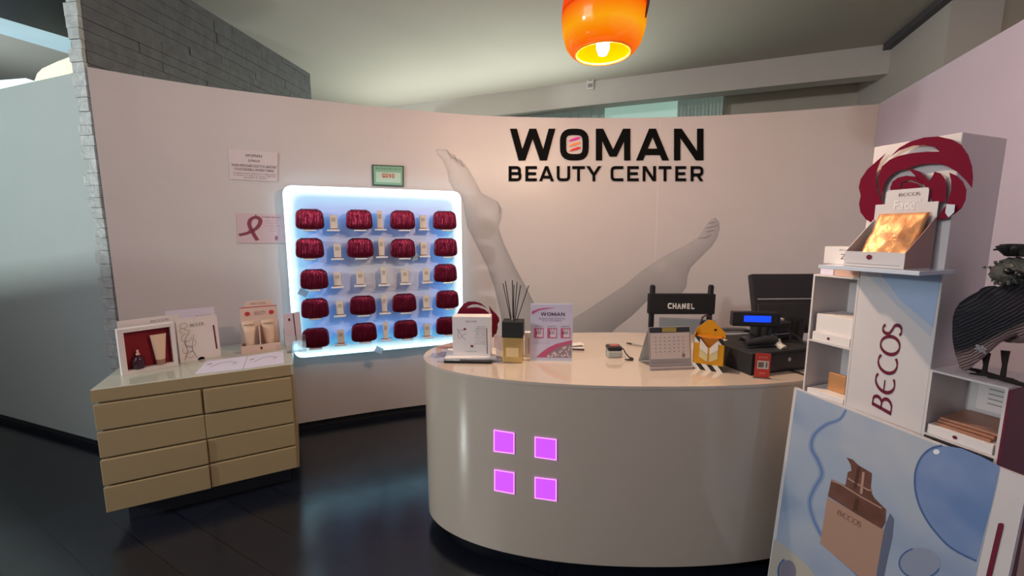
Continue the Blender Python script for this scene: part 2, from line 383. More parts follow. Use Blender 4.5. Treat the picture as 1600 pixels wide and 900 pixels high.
# ------------------------------------------------------------------ right partition, left wall, brick wall
wd = Vector((-.33, -.944)); wd.normalize(); wn_ = Vector((-wd.y, wd.x))      # along the partition to the camera; wn_ points outwards (+x)
C0 = Vector((2.7, 3.16))
def quad_wall(A, B, th, z0, z1, name, m, side=1):
    A = Vector(A[:2]); B = Vector(B[:2]); d = (B-A).normalized(); n = Vector((-d.y, d.x))*th*side
    return struct(MB().prism([A, B, B+n, A+n], z0, z1).obj(name, m))
PB = C0 + wd*6.2
quad_wall(C0, PB, .08, .06, HW, 'wall_right', M_lilac, 1)
quad_wall(C0 + wn_*.03, PB + wn_*.03, .03, 0, .06, 'baseboard_right', M_dark, 1)
LA = Vector((-2.565, 2.592)); LB = LA + Vector((-1.22, .43)).normalized()*4.5
quad_wall(LA, LB, .06, .06, 2.465, 'wall_left', M_left, -1)
quad_wall(LA + Vector((.0, .03)), LB + Vector((0, .03)), .03, 0, .06, 'baseboard_left', M_dark, -1)
# brick wall: block-built end and long side
mbk = bpy.data.materials.new('painted_stone_blocks'); mbk.use_nodes = True; nt = mbk.node_tree; b = nt.nodes['Principled BSDF']; b.inputs['Roughness'].default_value = .6
tc = nt.nodes.new('ShaderNodeTexCoord'); n1 = nt.nodes.new('ShaderNodeTexNoise'); n1.inputs['Scale'].default_value = 14; n1.inputs['Detail'].default_value = 6
nt.links.new(tc.outputs['Object'], n1.inputs['Vector'])
cr = nt.nodes.new('ShaderNodeValToRGB'); cr.color_ramp.elements[0].color = (.085, .09, .10, 1); cr.color_ramp.elements[1].color = (.15, .165, .18, 1)
nt.links.new(n1.outputs['Fac'], cr.inputs['Fac']); nt.links.new(cr.outputs['Color'], b.inputs['Base Color'])
bp = nt.nodes.new('ShaderNodeBump'); bp.inputs['Strength'].default_value = .6; bp.inputs['Distance'].default_value = .02
nt.links.new(n1.outputs['Fac'], bp.inputs['Height']); nt.links.new(bp.outputs['Normal'], b.inputs['Normal'])
m = MB(); mc = MB(); BA = Vector((-2.455, 2.50)); BB = Vector((-2.16, 4.64)); BD = (BB-BA).normalized(); BN = Vector((-BD.y, BD.x)); BL_ = (BB-BA).length
rr = random.Random(3); z = 0; k = 0
while z < 3.2:
    h = min(rr.uniform(.05, .085), 3.2-z+.0001); x = -.004 - rr.uniform(0, .008)
    while x < BL_ - .02:
        first = x < 0; L = rr.uniform(.022, .03) if first else min(rr.uniform(.25, .5), BL_-x)
        if BL_-x-L < .06: L = BL_-x
        j = rr.uniform(-.0025, .0025); w0 = .1 + (rr.uniform(-.035, .0) if first else 0); g = .0012
        a = BA + BD*(x+g) - BN*j; c_ = BA + BD*(x+L-g) - BN*j
        (mc if first else m).hexa([(p.x, p.y, z+g) for p in (a, c_, c_+BN*(w0+j), a+BN*(w0+j))], [(p.x, p.y, z+h-g) for p in (a, c_, c_+BN*(w0+j), a+BN*(w0+j))])
        x += L
    z += h; k += 1
a = BA + BD*.03 + BN*.008; c_ = BB + BN*.01 - BD*.02
m.hexa([(p.x, p.y, 0) for p in (a, c_, c_+BN*.075, a+BN*.075)], [(p.x, p.y, 3.19) for p in (a, c_, c_+BN*.075, a+BN*.075)])
struct(mc.obj('wall_side_end', mat('lit_stone_edge', (.44, .47, .46), .4, var=.45, vscale=25, bump=.5, bscale=40)))  # end blocks of the same wall, paler in colour for the light there
struct(m.obj('wall_side', mbk))
# ------------------------------------------------------------------ ceiling, beam, windows at the back, right upper wall
struct(MB().box(-9, 7.5, -2.5, 10, 3.5, 3.6).obj('ceiling', M_ceil))
ba = Vector((.94, -.34)).normalized(); bn = Vector((.34, .94)).normalized()      # along beam (to the right) / away from camera
bc = Vector((4.02, 4.64))                                                        # corner beam / right upper wall
m = MB(); A = bc - ba*7.0; m.prism([A, bc + ba*.4, bc + ba*.4 + bn*.2, A + bn*.2], 3.2, 3.5); struct(m.obj('trim_1', M_beam))
wb0 = bc + bn*.75
m = MB(); A = wb0 - ba*7.5; E_ = wb0 + ba*.6; m.prism([A, E_, E_+bn*.1, A+bn*.1], 0, 3.5); struct(m.obj('wall_far', M_ceil))
fm = px_plane((wb0.x, wb0.y, 3), (bn.x, bn.y, 0))
# window with frosted daylight glass and curtains
M_day = mat('daylight_glass', (.6, .75, .7), .3, emis='#a9cfc2', es=.5)
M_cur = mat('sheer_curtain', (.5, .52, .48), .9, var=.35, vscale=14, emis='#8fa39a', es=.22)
def farp(x, y): return fm(x, y, 0)
p0 = farp(775, 185); p1 = farp(1128, 160)
wob = MB(); L0 = (Vector((p0.x, p0.y)) - wb0).dot(ba); L1 = (Vector((p1.x, p1.y)) - wb0).dot(ba)
def along(s, off): q = wb0 + ba*s - bn*off; return q
m = MB(); a = along(L0, .03); c_ = along(L1, .03); a2 = along(L0, .0); c2 = along(L1, .0); m.prism([a, c_, c2, a2], 1.2, 3.42)
w1 = struct(m.obj('window_1', M_day))
m = MB()
for s in (L0, (L0+L1)/2-.1, L1-.05):
    a = along(s, .06); c_ = along(s+.05, .06); m.prism([a, c_, along(s+.05, .03), along(s, .03)], 1.2, 3.42)
a = along(L0, .06); m.prism([a, along(L1, .06), along(L1, .03), along(L0, .03)], 3.36, 3.42); m.obj('window_frame', M_white, w1)
def curtain(xa, xb, lab):
    q0 = farp(xa, 172); q1 = farp(xb, 168); s0 = (Vector((q0.x, q0.y))-wb0).dot(ba); s1 = (Vector((q1.x, q1.y))-wb0).dot(ba)
    t = thing('curtain', lab, 'curtain', (along(s0, .2).x, along(s0, .2).y, .5), 0, None); inv = root_inv(t); n = 70
    mb = MB(); rows = []
    for i in range(n+1):
        s = s0+(s1-s0)*i/n; o = .15 + .035*math.sin(i*1.1) + .015*math.sin(i*2.7+1)
        q = along(s, o); qb = along(s, o+.01)
        rows.append([mb.bm.verts.new(inv @ Vector((p.x, p.y, z))) for p, z in ((q, .5), (q, 3.4), (qb, 3.4), (qb, .5))])
    for i in range(n):
        for j in range(4): mb.bm.faces.new((rows[i][j], rows[i+1][j], rows[i+1][(j+1) % 4], rows[i][(j+1) % 4]))
    mb.obj('curtain_panel', M_cur, t, smooth='all')
    r = MB(); a = inv @ Vector((*along(s0-.05, .16), 3.42)); c_ = inv @ Vector((*along(s1+.05, .16), 3.42)); r.tube([a, c_], .012); r.obj('curtain_rod', M_white, t)
curtain(770, 948, 'sheer grey curtain behind the beam, left of the bright window gap')
curtain(1058, 1126, 'narrow sheer grey curtain behind the beam, right of the bright window gap')
# cornice on far wall right part
m = MB(); q = farp(1180, 172); s0 = (Vector((q.x, q.y))-wb0).dot(ba); m.prism([along(s0, .1), along(.6, .1), along(.6, 0), along(s0, 0)], 3.0, 3.07); struct(m.obj('trim_2', M_beam))
# right upper wall (pier) and recess
pd = Vector((-.34, -.94)).normalized(); pn = Vector((.94, -.34)).normalized()
pm = px_plane((bc.x, bc.y, 3), (pn.x, pn.y, 0)); q = pm(1482, 40, 0); Lp = (Vector((q.x, q.y))-bc).dot(pd)
m = MB(); P1 = bc + pd*Lp; m.prism([bc + bn*1.0, P1, P1 + pn*.35, bc + bn*1.0 + pn*.35], 0, 3.5); struct(m.obj('wall_pier', M_beam))
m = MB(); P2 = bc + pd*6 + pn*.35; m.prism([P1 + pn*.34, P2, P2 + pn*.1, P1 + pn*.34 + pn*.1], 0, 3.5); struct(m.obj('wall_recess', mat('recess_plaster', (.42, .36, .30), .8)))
q = at_z(1393, 66, 3.5)
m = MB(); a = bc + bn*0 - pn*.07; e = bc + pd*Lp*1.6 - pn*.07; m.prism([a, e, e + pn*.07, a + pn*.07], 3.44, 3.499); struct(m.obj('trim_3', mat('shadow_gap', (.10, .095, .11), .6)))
# left upper area beyond the left wall
def zplane(name, px, z, th, m_, st=True):
    mb = MB(); P = [at_z(x, y, z) for x, y in px]; mb.prism([(p.x, p.y) for p in P], z, z+th); o = mb.obj(name, m_)
    if st: struct(o)
    return o
M_navy = mat('navy_beam', (.012, .02, .03), .6)
zplane('trim_4', [(-260, -110), (170, 10), (150, 72), (-260, -50)], 3.25, .24, M_navy)
cl = zplane('soffit_glow_band', [(-200, -30), (135, 67), (135, 92), (-200, -6)], 3.38, .02, mat('diffuser', (.5, .6, .65), .5, emis='#9fc4d2', es=.55), False)  # painted soffit, the daylight on it put in as emission
tag(cl, 'long pale blue soffit beyond the left partition, daylight put in as glow', 'soffit')
zplane('trim_5', [(235, -12), (247, 0), (270, 12), (293, 0), (330, -22)], 3.42, .07, M_dark)
lm = px_plane((-5.5, 7.2, 2.5), (.3, -1, 0)); lmn = px_plane((-4.6, 4.3, 2.5), (.3, -1, 0))
m = MB(); m.plate([(-330, 40), (150, 60), (150, 330), (-330, 330)], lm, -.1, 0); struct(m.obj('wall_distant', mat('distant_wall', (.24, .28, .29), .7)))
m = MB(); m.plate([(54, 126), (58, 115), (66, 107), (90, 96), (122, 84), (122, 145), (54, 150)], lmn, .0, .03); w2 = struct(m.obj('window_2', mat('warm_daylight_glass', (.8, .8, .6), .4, emis='#dbe3b4', es=.95)))
m = MB(); m.plate([(-60, 130), (40, 122), (56, 127), (-20, 150), (-60, 160)], lmn, .0, .03); struct(m.obj('window_3', mat('cool_daylight_glass', (.8, .8, .8), .4, emis='#cfe6ea', es=.8)))
# sensor on the beam
bm_ = px_plane((bc.x, bc.y, 3.3), (bn.x, bn.y, 0)); q = bm_(923, 131, 0)
t = thing('beam_sensor', 'small white motion sensor fixed to the long ceiling beam', 'sensor', (q.x, q.y, q.z), math.atan2(ba.y, ba.x))
MB().box(-.045, .045, -.05, 0, -.08, .09, .01).obj('housing', M_card, t); MB().box(-.03, .03, -.058, -.05, -.06, -.015, .004).obj('lens', M_grey, t); MB().box(-.02, .02, -.055, -.05, .02, .05, .003).obj('slot', M_grey, t)
# ------------------------------------------------------------------ pendant lamp
LX, LY, LZ = .395, 1.9, 2.28
M_sh = bpy.data.materials.new('orange_glass_shade'); M_sh.use_nodes = True; nt = M_sh.node_tree; nt.nodes.clear()
out = nt.nodes.new('ShaderNodeOutputMaterial'); tr = nt.nodes.new('ShaderNodeBsdfTranslucent'); gl = nt.nodes.new('ShaderNodeBsdfGlossy'); em = nt.nodes.new('ShaderNodeEmission'); ad = nt.nodes.new('ShaderNodeAddShader'); mx = nt.nodes.new('ShaderNodeMixShader')
tr.inputs['Color'].default_value = (.06, .008, .0, 1); gl.inputs['Roughness'].default_value = .12; gl.inputs['Color'].default_value = (1, .9, .8, 1)
tcs = nt.nodes.new('ShaderNodeTexCoord'); sep = nt.nodes.new('ShaderNodeSeparateXYZ'); nt.links.new(tcs.outputs['Object'], sep.inputs[0])
crs = nt.nodes.new('ShaderNodeValToRGB'); e = crs.color_ramp.elements; e[0].position = 0; e[0].color = (1, .13, .002, 1); e[1].position = 1; e[1].color = (.9, .06, .0, 1)
for p_, c_ in ((.10, (1, .24, .002, 1)), (.25, (1, .40, .004, 1)), (.42, (1, .22, .001, 1)), (.50, (1, .12, .001, 1)), (.53, (.75, .04, .0, 1)), (.57, (1, .07, .0, 1))):
    a = e.new(p_); a.color = c_
mrs = nt.nodes.new('ShaderNodeMapRange'); mrs.inputs['From Max'].default_value = .3; nt.links.new(sep.outputs['Z'], mrs.inputs['Value']); nt.links.new(mrs.outputs['Result'], crs.inputs['Fac'])
nt.links.new(crs.outputs['Color'], em.inputs['Color']); em.inputs['Strength'].default_value = .9
mx.inputs['Fac'].default_value = .05; nt.links.new(tr.outputs[0], mx.inputs[1]); nt.links.new(gl.outputs[0], mx.inputs[2]); nt.links.new(mx.outputs[0], ad.inputs[0]); nt.links.new(em.outputs[0], ad.inputs[1]); nt.links.new(ad.outputs[0], out.inputs[0])
t = thing('pendant_lamp', 'glowing orange glass pendant lamp hanging above the reception desk', 'lamp', (LX, LY, LZ))
prof = [(.118, .0), (.14, .008), (.16, .035), (.175, .085), (.18, .14), (.178, .19), (.168, .25), (.15, .31), (.12, .36), (.07, .39), (.02, .40)]
m = MB(); m.lathe(prof, n=56, cap=False); m.lathe([(r-.004, z+.002) for r, z in prof], n=56, cap=False); m.obj('shade', M_sh, t, smooth='all')
M_in = mat('yellow_inner_glass', (.02, .01, .0), .5, emis='#ffb000', es=1.1, spec=0)
m = MB(); m.lathe([(.118, .0), (.122, .004), (.15, .09), (.148, .17), (.12, .175), (.03, .18)], n=48, cap=False); m.obj('inner_diffuser', M_in, t, smooth='all')
m = MB(); m.lathe([(.112, -.004), (.122, -.006), (.126, .002), (.118, .006), (.112, .002), (.112, -.004)], n=48, cap=False); m.obj('rim', mat('amber_rim', (.7, .2, .02), .2, emis='#ff6a00', es=.5), t, smooth='all')
M_bulb = mat('bulb', (1, .9, .6), .3, emis='#ffe9a0', es=30)
m = MB(); m.lathe([(.004, -.012), (.018, -.006), (.027, .016), (.028, .04), (.020, .075), (.012, .11)], n=20); m.obj('bulb', M_bulb, t, smooth='all')
m = MB(); m.lathe([(.014, .11), (.02, .115), (.02, .18), (.014, .19)], n=20); m.obj('socket', M_black, t)
m = MB(); m.tube([(0, 0, .39), (0, 0, 1.255)], .004); m.obj('cord', M_black, t)
m = MB(); m.tube([(.15, -.09, .10), (.158, -.098, .15), (.16, -.10, .2), (.155, -.095, .26), (.14, -.085, .32), (.08, -.04, .40), (0, 0, .42)], .006); m.obj('hanging_strap', mat('brown_strap', (.18, .09, .06), .3), t)
# ------------------------------------------------------------------ lit display board with pouches
mb_l = wall_hit(450, 420, .07); mb_r = wall_hit(722, 420, .07)
BO = Vector((mb_l.x, mb_l.y)); BR_ = Vector((mb_r.x, mb_r.y)); bd = (BR_-BO).normalized(); bnn = Vector((bd.y, -bd.x)); BW = (BR_-BO).length
ang = math.atan2(bd.y, bd.x)
bdm = px_plane((BO.x, BO.y, 1.5), (bnn.x, bnn.y, 0))
zT = sum(bdm(x, y, 0).z for x, y in ((460, 290), (715, 299)))/2; zB = sum(bdm(x, y, 0).z for x, y in ((475, 557), (700, 539)))/2
print('BOARD', BW, zT, zB, ang, [bdm(x, y, 0).z for x, y in ((460, 290), (715, 299), (475, 557), (700, 539))])
t = thing('display_board', 'white display board with bright glowing edge on the curved wall', 'display', (BO.x, BO.y, zB), ang)
BHt = zT - zB
def rrect(x0, z0, x1, z1, r, seg=6):
    return rnd([(x0, z0), (x1, z0), (x1, z1), (x0, z1)], r, True, seg)
lm2 = lambda u, v, o: Vector((u, -o, v))
# board material: spill of the edge LEDs painted in as a glow gradient
mbd = bpy.data.materials.new('board_led_spill'); mbd.use_nodes = True; nt = mbd.node_tree; b = nt.nodes['Principled BSDF']
b.inputs['Base Color'].default_value = (.60, .60, .62, 1); b.inputs['Roughness'].default_value = .4
tcs = nt.nodes.new('ShaderNodeTexCoord'); sep = nt.nodes.new('ShaderNodeSeparateXYZ'); nt.links.new(tcs.outputs['Object'], sep.inputs[0])
def mth(op, a, b_=None, v=None):
    n = nt.nodes.new('ShaderNodeMath'); n.operation = op
    nt.links.new(a, n.inputs[0]) if not isinstance(a, (int, float)) else setattr(n.inputs[0], 'default_value', a)
    if b_ is not None: nt.links.new(b_, n.inputs[1]) if not isinstance(b_, (int, float)) else setattr(n.inputs[1], 'default_value', b_)
    return n.outputs[0]
dx = mth('SUBTRACT', BW/2, mth('ABSOLUTE', mth('SUBTRACT', sep.outputs['X'], BW/2)))
dz = mth('SUBTRACT', BHt/2, mth('ABSOLUTE', mth('SUBTRACT', sep.outputs['Z'], BHt/2)))
dm = mth('SMOOTH_MIN', dx, dz); nt.nodes[-1].inputs[2].default_value = .12
crs = nt.nodes.new('ShaderNodeValToRGB'); crs.color_ramp.interpolation = 'EASE'; e = crs.color_ramp.elements
e[0].position = 0; e[0].color = (1.0, 1.0, 1.0, 1); e[1].position = 1; e[1].color = (.01, .03, .08, 1)
for p, c in ((.07, (.7, 1, 1, 1)), (.17, (.06, .42, .75, 1)), (.34, (.015, .20, .60, 1)), (.65, (.01, .07, .22, 1))):
    a = e.new(p); a.color = c
mrs = nt.nodes.new('ShaderNodeMapRange'); mrs.inputs['From Max'].default_value = .5; nt.links.new(dm, mrs.inputs['Value']); nt.links.new(mrs.outputs['Result'], crs.inputs['Fac'])
nt.links.new(crs.outputs['Color'], b.inputs['Emission Color']); b.inputs['Emission Strength'].default_value = .85
m = MB(); m.plate(rrect(.025, .025, BW-.025, BHt-.025, .05), lm2, -.03, 0); m.obj('board', mbd, t)
m = MB(); m.plate(rrect(0, 0, BW, BHt, .06), lm2, -.045, -.03); m.obj('backing', M_white, t)
M_led = mat('led_strip', (1, 1, 1), .4, emis='#a6e4ff', es=2.7)
m = MB(); pts = rrect(.013, .013, BW-.013, BHt-.013, .055, 8); m.ribbon(pts, .026, lm2, -.03, .004, True); m.obj('light_edge', M_led, t)
# pouches and boxes by photo position, on the board's plane
M_led2 = mat('ledge_acrylic', (.78, .82, .88), .15, var=.01)
inv = root_inv(t)
def ledge(px, py, w, d=.095):
    q = inv @ bdm(px, py, 0); MB().box(q.x-w/2, q.x+w/2, -d, 0, q.z-.012, q.z, .003).obj('ledge', M_led2, t); return q
mpc = bpy.data.materials.new('burgundy_metallic_vinyl'); mpc.use_nodes = True; nt = mpc.node_tree; b = nt.nodes['Principled BSDF']
b.inputs['Base Color'].default_value = (.19, .010, .035, 1); b.inputs['Metallic'].default_value = .8; b.inputs['Roughness'].default_value = .27
tcs = nt.nodes.new('ShaderNodeTexCoord'); mpn = nt.nodes.new('ShaderNodeMapping'); mpn.inputs['Scale'].default_value = (110, 20, 7); nt.links.new(tcs.outputs['Object'], mpn.inputs['Vector'])
n1 = nt.nodes.new('ShaderNodeTexNoise'); n1.inputs['Scale'].default_value = 1; n1.inputs['Detail'].default_value = 3; nt.links.new(mpn.outputs['Vector'], n1.inputs['Vector'])
bp = nt.nodes.new('ShaderNodeBump'); bp.inputs['Strength'].default_value = 1; bp.inputs['Distance'].default_value = .02; nt.links.new(n1.outputs['Fac'], bp.inputs['Height']); nt.links.new(bp.outputs['Normal'], b.inputs['Normal'])
def pouch_mesh(seed):
    m = MB(); W, H, D = .182, .145, .06; nu, nv = 28, 18; rows = []
    def sp(c, p): return math.copysign(abs(c)**p, c)
    for i in range(nv+1):
        ph = -PI/2 + PI*i/nv; rw = []
        for k in range(nu):
            th = 2*PI*k/nu
            # long axis is local y of the superellipsoid (depth); silhouette is a rounded box
            a = Vector((sp(math.cos(th), .42), sp(math.sin(th), .42))); s = sp(math.cos(ph), .75)
            x = W/2*a.x*(.80+.20*s) if abs(s) > .01 else W/2*a.x*.8
            z = H/2*a.y*(.80+.20*s) if abs(s) > .01 else H/2*a.y*.8
            y = D/2*math.sin(ph)
            if i in (0, nv): x *= .5; z *= .5
            p = Vector((x, y, z)); nn = noise.noise(Vector((x*25+seed*7, y*10, z*9)))
            p += Vector((0, -.006*nn, .0)) ; p.z -= .006*abs(p.x/(W/2))**2*(1 if z > 0 else 0); p.x *= 1 - .05*(z/(H/2))
            rw.append(m.bm.verts.new(p + Vector((0, 0, H/2))))
        rows.append(rw)
    for i in range(nv):
        for k in range(nu): m.bm.faces.new((rows[i][k], rows[i][(k+1) % nu], rows[i+1][(k+1) % nu], rows[i+1][k]))
    m.bm.faces.new(rows[0][::-1]); m.bm.faces.new(rows[-1]); return m
rown = ['top row', 'second row', 'middle row', 'fourth row', 'bottom row']
pouches = [[(485, 359), (562, 359), (629.5, 359), (695, 359)], [(485, 403), (563.5, 402), (630, 402), (696.5, 400)], [(492, 450), (696, 439)], [(493, 494), (567.5, 489), (632, 485), (699, 479)], [(494, 539), (569.5, 530), (634, 525), (699, 519)]]
colw = ['leftmost', 'second from left', 'third from left', 'rightmost']
protos = []; n_ = 0
for r, rw in enumerate(pouches):
    for c, (px, py) in enumerate(rw):
        q = ledge(px + 1, py, .085, .095); w = bdm(px, py, .068)
        cw = colw[c] if r != 2 else ('left one' if c == 0 else 'right one')
        lab = 'burgundy metallic zip pouch on the glowing board, %s, %s' % (rown[r], cw); loc = (w.x, w.y, zB + q.z)
        if len(protos) < 3:
            p = thing('cosmetic_pouch', lab, 'pouch', loc, ang, 'burgundy pouches on the display board')
            pouch_mesh(len(protos)).obj('pouch_body', mpc, p, smooth='all')
            z = MB(); z.box(-.055, .055, -.006, .006, .138, .1445, .002); z.obj('zipper', M_burg, p); protos.append(p)
        else: dup(protos[n_ % 3], loc, ang + random.uniform(-.06, .06), lab)
        n_ += 1
boxes = [[(522, 359, 22), (594, 358, 28), (661, 358, 22)], [(528, 403, 23), (596, 400, 27), (662, 399, 22)], [(528, 446, 22), (563, 444, 22), (600, 443, 28), (632.5, 441, 22), (666, 439, 22)], [(532, 490, 22), (601, 486, 25), (666, 480, 22)], [(533, 534, 22), (603, 527, 26), (667, 523, 20)]]
M_bx = mat('cream_carton', (.72, .66, .58), .5)
bxw = {3: ['left', 'middle', 'right'], 5: ['first from left', 'second from left', 'third from left', 'fourth from left', 'fifth from left']}
pr = {}
for r, rw in enumerate(boxes):
    for c, (px, py, hp) in enumerate(rw):
        q = ledge(px, py, .085, .085); w = bdm(px, py, .055); h = .105 if hp < 25 else .135; wd_ = .048 if hp < 25 else .038
        lab = 'small cream product carton on the glowing board, %s, %s' % (rown[r], bxw[len(rw)][c]); loc = (w.x, w.y, zB + q.z)
        if h not in pr:
            p = thing('product_carton', lab, 'box', loc, ang, 'small cartons on the display board')
            MB().box(-wd_/2, wd_/2, -.018, .018, 0, h, .001).obj('carton', M_bx, p)
            MB().box(-wd_*.3, wd_*.3, -.0186, -.018, h*.55, h*.8).obj('label_print', mat('carton_print', (.5, .42, .36), .5), p)
            MB().box(-wd_*.5, wd_*.5, -.0186, -.018, .004, .009).obj('stripe', M_burgink, p); pr[h] = p
        else: dup(pr[h], loc, ang + random.uniform(-.08, .08), lab)
for (px, py, a_) in ((471, 455, .5), (650, 400, -.4), (590, 545, .5), (644, 398, .2)):
    if px == 644: continue
    w = bdm(px, py, .05); tt = thing('price_tag', 'clear tilted price tag on the glowing board, ' + ('below the left pouch of the middle row' if px == 471 else ('beside the third pouch of the second row' if px == 650 else 'at the lower edge beside the bottom row')), 'tag', (w.x, w.y, w.z-.03), ang)
    MB().box(-.03, .03, -.002, 0, 0, .045, .0005).obj('tag_plate', mat('tag_plastic', (.45, .65, .85), .2, alpha=.8), tt, xf=Matrix.Rotation(a_, 4, 'Y')); MB().box(-.03, .03, -.002, .04, -.002, 0).obj('tag_foot', mat('tag_plastic', 0), tt, xf=Matrix.Rotation(a_, 4, 'Y'))
# ------------------------------------------------------------------ papers on the wall
def wall_paper(name, lab, cat, quad, m_, off=.002, th=.003):
    TLp, TRp, BRp, BLp = quad; t = thing(name, lab, cat, wall_hit((BLp[0]+BRp[0])/2, (BLp[1]+BRp[1])/2, 0)); wm_ = wallmap(t)
    a, b_, c, d = [Vector(p) for p in quad]
    def mp(u, v, o):
        p = d*(1-u)*(1-v) + c*u*(1-v) + a*(1-u)*v + b_*u*v; return wm_(p.x, p.y, off + th + o)
    m = MB()
    for i in range(4): m.plate([(i/4, 0), ((i+1)/4, 0), ((i+1)/4, 1), (i/4, 1)], mp, -th, 0)
    m.obj('sheet', m_, t); return t, mp
t, mp = wall_paper('notice_sheet', 'faded white notice sheet with lines of text high on the wall', 'notice', [(356, 233), (434, 238), (433, 284), (359, 280)], mat('faded_paper', (.66, .57, .57), .5))
m = MB(); add_text(m, 'WOMAN', mp, rect(.34, .78, .68, .88), .001); add_text(m, 'SI PREGA', mp, rect(.4, .62, .64, .70), .001)
add_text(m, 'DI NON APPOGGIARE OGGETTI SUL BANCONE', mp, rect(.06, .44, .97, .53), .001); add_text(m, 'E DI ATTENDERE IL PROPRIO TURNO', mp, rect(.11, .31, .93, .40), .001)
add_text(m, 'si ringrazia la gentile clientela per la collaborazione', mp, rect(.08, .20, .97, .25), .001); add_text(m, 'il centro e aperto tutti i giorni', mp, rect(.08, .13, .97, .18), .001); add_text(m, 'grazie a tutti', mp, rect(.3, .06, .77, .11), .001)
m.obj('printed_text', mat('notice_ink', (.13, .10, .13), .6), t)
t, mp = wall_paper('ribbon_poster', 'pink poster with an awareness ribbon, lower sheet on the wall left of the glowing board', 'poster', [(369, 333), (445, 335), (447, 380), (372, 380)], mat('poster_pink', (.60, .44, .46), .5))
m = MB(); rib = [(.03, .27), (.2, .33), (.33, .42), (.44, .56), (.5, .74), (.46, .88), (.36, .88), (.27, .78), (.25, .62), (.3, .42), (.36, .22), (.41, .1)]
m.ribbon(rnd(rib, .08), .085, mp, None, .001); m.obj('ribbon_print', mat('ribbon_ink', (.24, .05, .08), .5), t)
m = MB(); add_text(m, 'OTTOBRE MESE ROSA', mp, rect(.52, .86, .92, .91), .001)
for i, (a_, c_) in enumerate(((.60, .88), (.62, .84), (.58, .9), (.66, .8), (.66, .82))): add_text(m, 'prevenzione donna', mp, rect(a_, .76-i*.09, c_, .79-i*.09), .001)
m.plate([(.78, .1), (.82, .1), (.84, .22), (.8, .27), (.77, .2)], mp, None, .001); m.obj('printed_text', mat('poster_ink', (.30, .12, .16), .6), t)
t, mp = wall_paper('framed_certificate', 'small green framed sign mounted above the glowing board', 'sign', [(581, 257), (631, 259), (631, 292), (582, 290)], mat('frame_dark_green', (.05, .09, .07), .4), .004, .008)
m = MB(); m.plate([(.05, .07), (.95, .07), (.95, .94), (.05, .94)], mp, None, .001); m.obj('green_print', mat('certificate_green', (.22, .42, .29), .5), t)
m = MB(); m.plate([(.12, .18), (.9, .18), (.9, .66), (.12, .66)], mp, None, .0015); m.obj('pale_field', mat('certificate_pale', (.45, .6, .48), .5), t)
m = MB(); add_text(m, 'BUONO REGALO', mp, rect(.12, .78, .9, .88), .002); m.obj('small_text', mat('certificate_ink', (.04, .15, .08), .5), t)
m = MB(); [draw_glyph(m, c_, .85, .22, mp, rect(.32+i_*.1, .40, .40+i_*.1, .60), None, .004) for i_, c_ in enumerate('GOVO')]; m.obj('red_text', mat('certificate_red', (.6, .06, .04), .5), t)
# ------------------------------------------------------------------ chest of drawers
CA = math.atan2(.407, .767); CW, CD, CH = .868, .655, .75
ch = thing('chest_of_drawers', 'cream lacquered chest with eight handleless drawers at the left', 'chest', (-2.048, 1.905, 0), CA)
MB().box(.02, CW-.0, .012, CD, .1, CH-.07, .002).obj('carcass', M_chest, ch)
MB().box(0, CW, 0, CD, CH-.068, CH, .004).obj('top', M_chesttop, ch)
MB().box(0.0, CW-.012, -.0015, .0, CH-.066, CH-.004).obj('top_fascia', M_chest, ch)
MB().box(.06, CW-.06, .07, CD-.03, 0, .1).obj('plinth', M_dark, ch)
outs = {(0, 0): 0, (0, 1): .006, (1, 0): 0, (1, 1): .0, (2, 0): .008, (2, 1): 0, (3, 0): .012, (3, 1): .004}
for r in range(4):
    for c in range(2):
        z1 = CH-.078-r*.143; z0 = z1-.134; gp = .006 if r == 0 else .0012; x0 = .003 if c == 0 else CW/2+gp; x1 = CW/2-gp if c == 0 else CW-.012
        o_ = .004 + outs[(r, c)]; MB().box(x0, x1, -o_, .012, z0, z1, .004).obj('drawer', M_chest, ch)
# things on the chest
def card(name, lab, cat, A, B, z0, h, th, m_, lean=0.0, part='panel', rad=.0):
    A = Vector(A); B = Vector(B); d = B-A; L = d.length; t = thing(name, lab, cat, (A.x, A.y, z0), math.atan2(d.y, d.x))
    mp = face_map(L, h, lean=lean); m = MB()
    asp = L/h
    poly = rnd([(0, 0), (1, 0), (1, 1), (0, 1)], [0, 0, rad, rad], True) if rad else [(0, 0), (1, 0), (1, 1), (0, 1)]
    m.plate(poly, mp, -th, 0); m.obj(part, m_, t); return t, mp, L
# gift box
GA = Vector((-2.073, 2.10)); GB = Vector((-1.925, 2.288)); d = GB-GA; GL = d.length
gb = thing('gift_box', 'open white gift box with red lining holding a bottle and a tube', 'gift box', (GA.x, GA.y, CH), math.atan2(d.y, d.x)); GH = .25
m = MB(); m.box(0, GL, 0, .05, 0, .022); m.box(0, GL, 0, .05, GH-.02, GH); m.box(0, .024, 0, .05, .022, GH-.02); m.box(GL-.02, GL, 0, .05, .022, GH-.02); m.obj('box_frame', M_card, gb)
MB().box(.024, GL-.02, .03, .05, .022, GH-.02).obj('red_lining', mat('red_velvet', (.22, .004, .015), .7), gb)
bt = thing('serum_bottle', 'small dark dropper bottle inside the open gift box', 'bottle', gb.matrix_basis @ Vector((.075, .018, .045)) if False else (0, 0, 0), 0)
G_ = Matrix.Translation((GA.x, GA.y, CH)) @ Matrix.Rotation(math.atan2(d.y, d.x), 4, 'Z')
bt.location = G_ @ Vector((.072, .012, .0225)); m = MB(); m.lathe([(.022, 0), (.026, .006), (.026, .045), (.018, .062), (.01, .07), (.01, .075)], n=24); m.obj('bottle_body', mat('dark_glass', (.05, .015, .03), .15), bt, smooth=True)
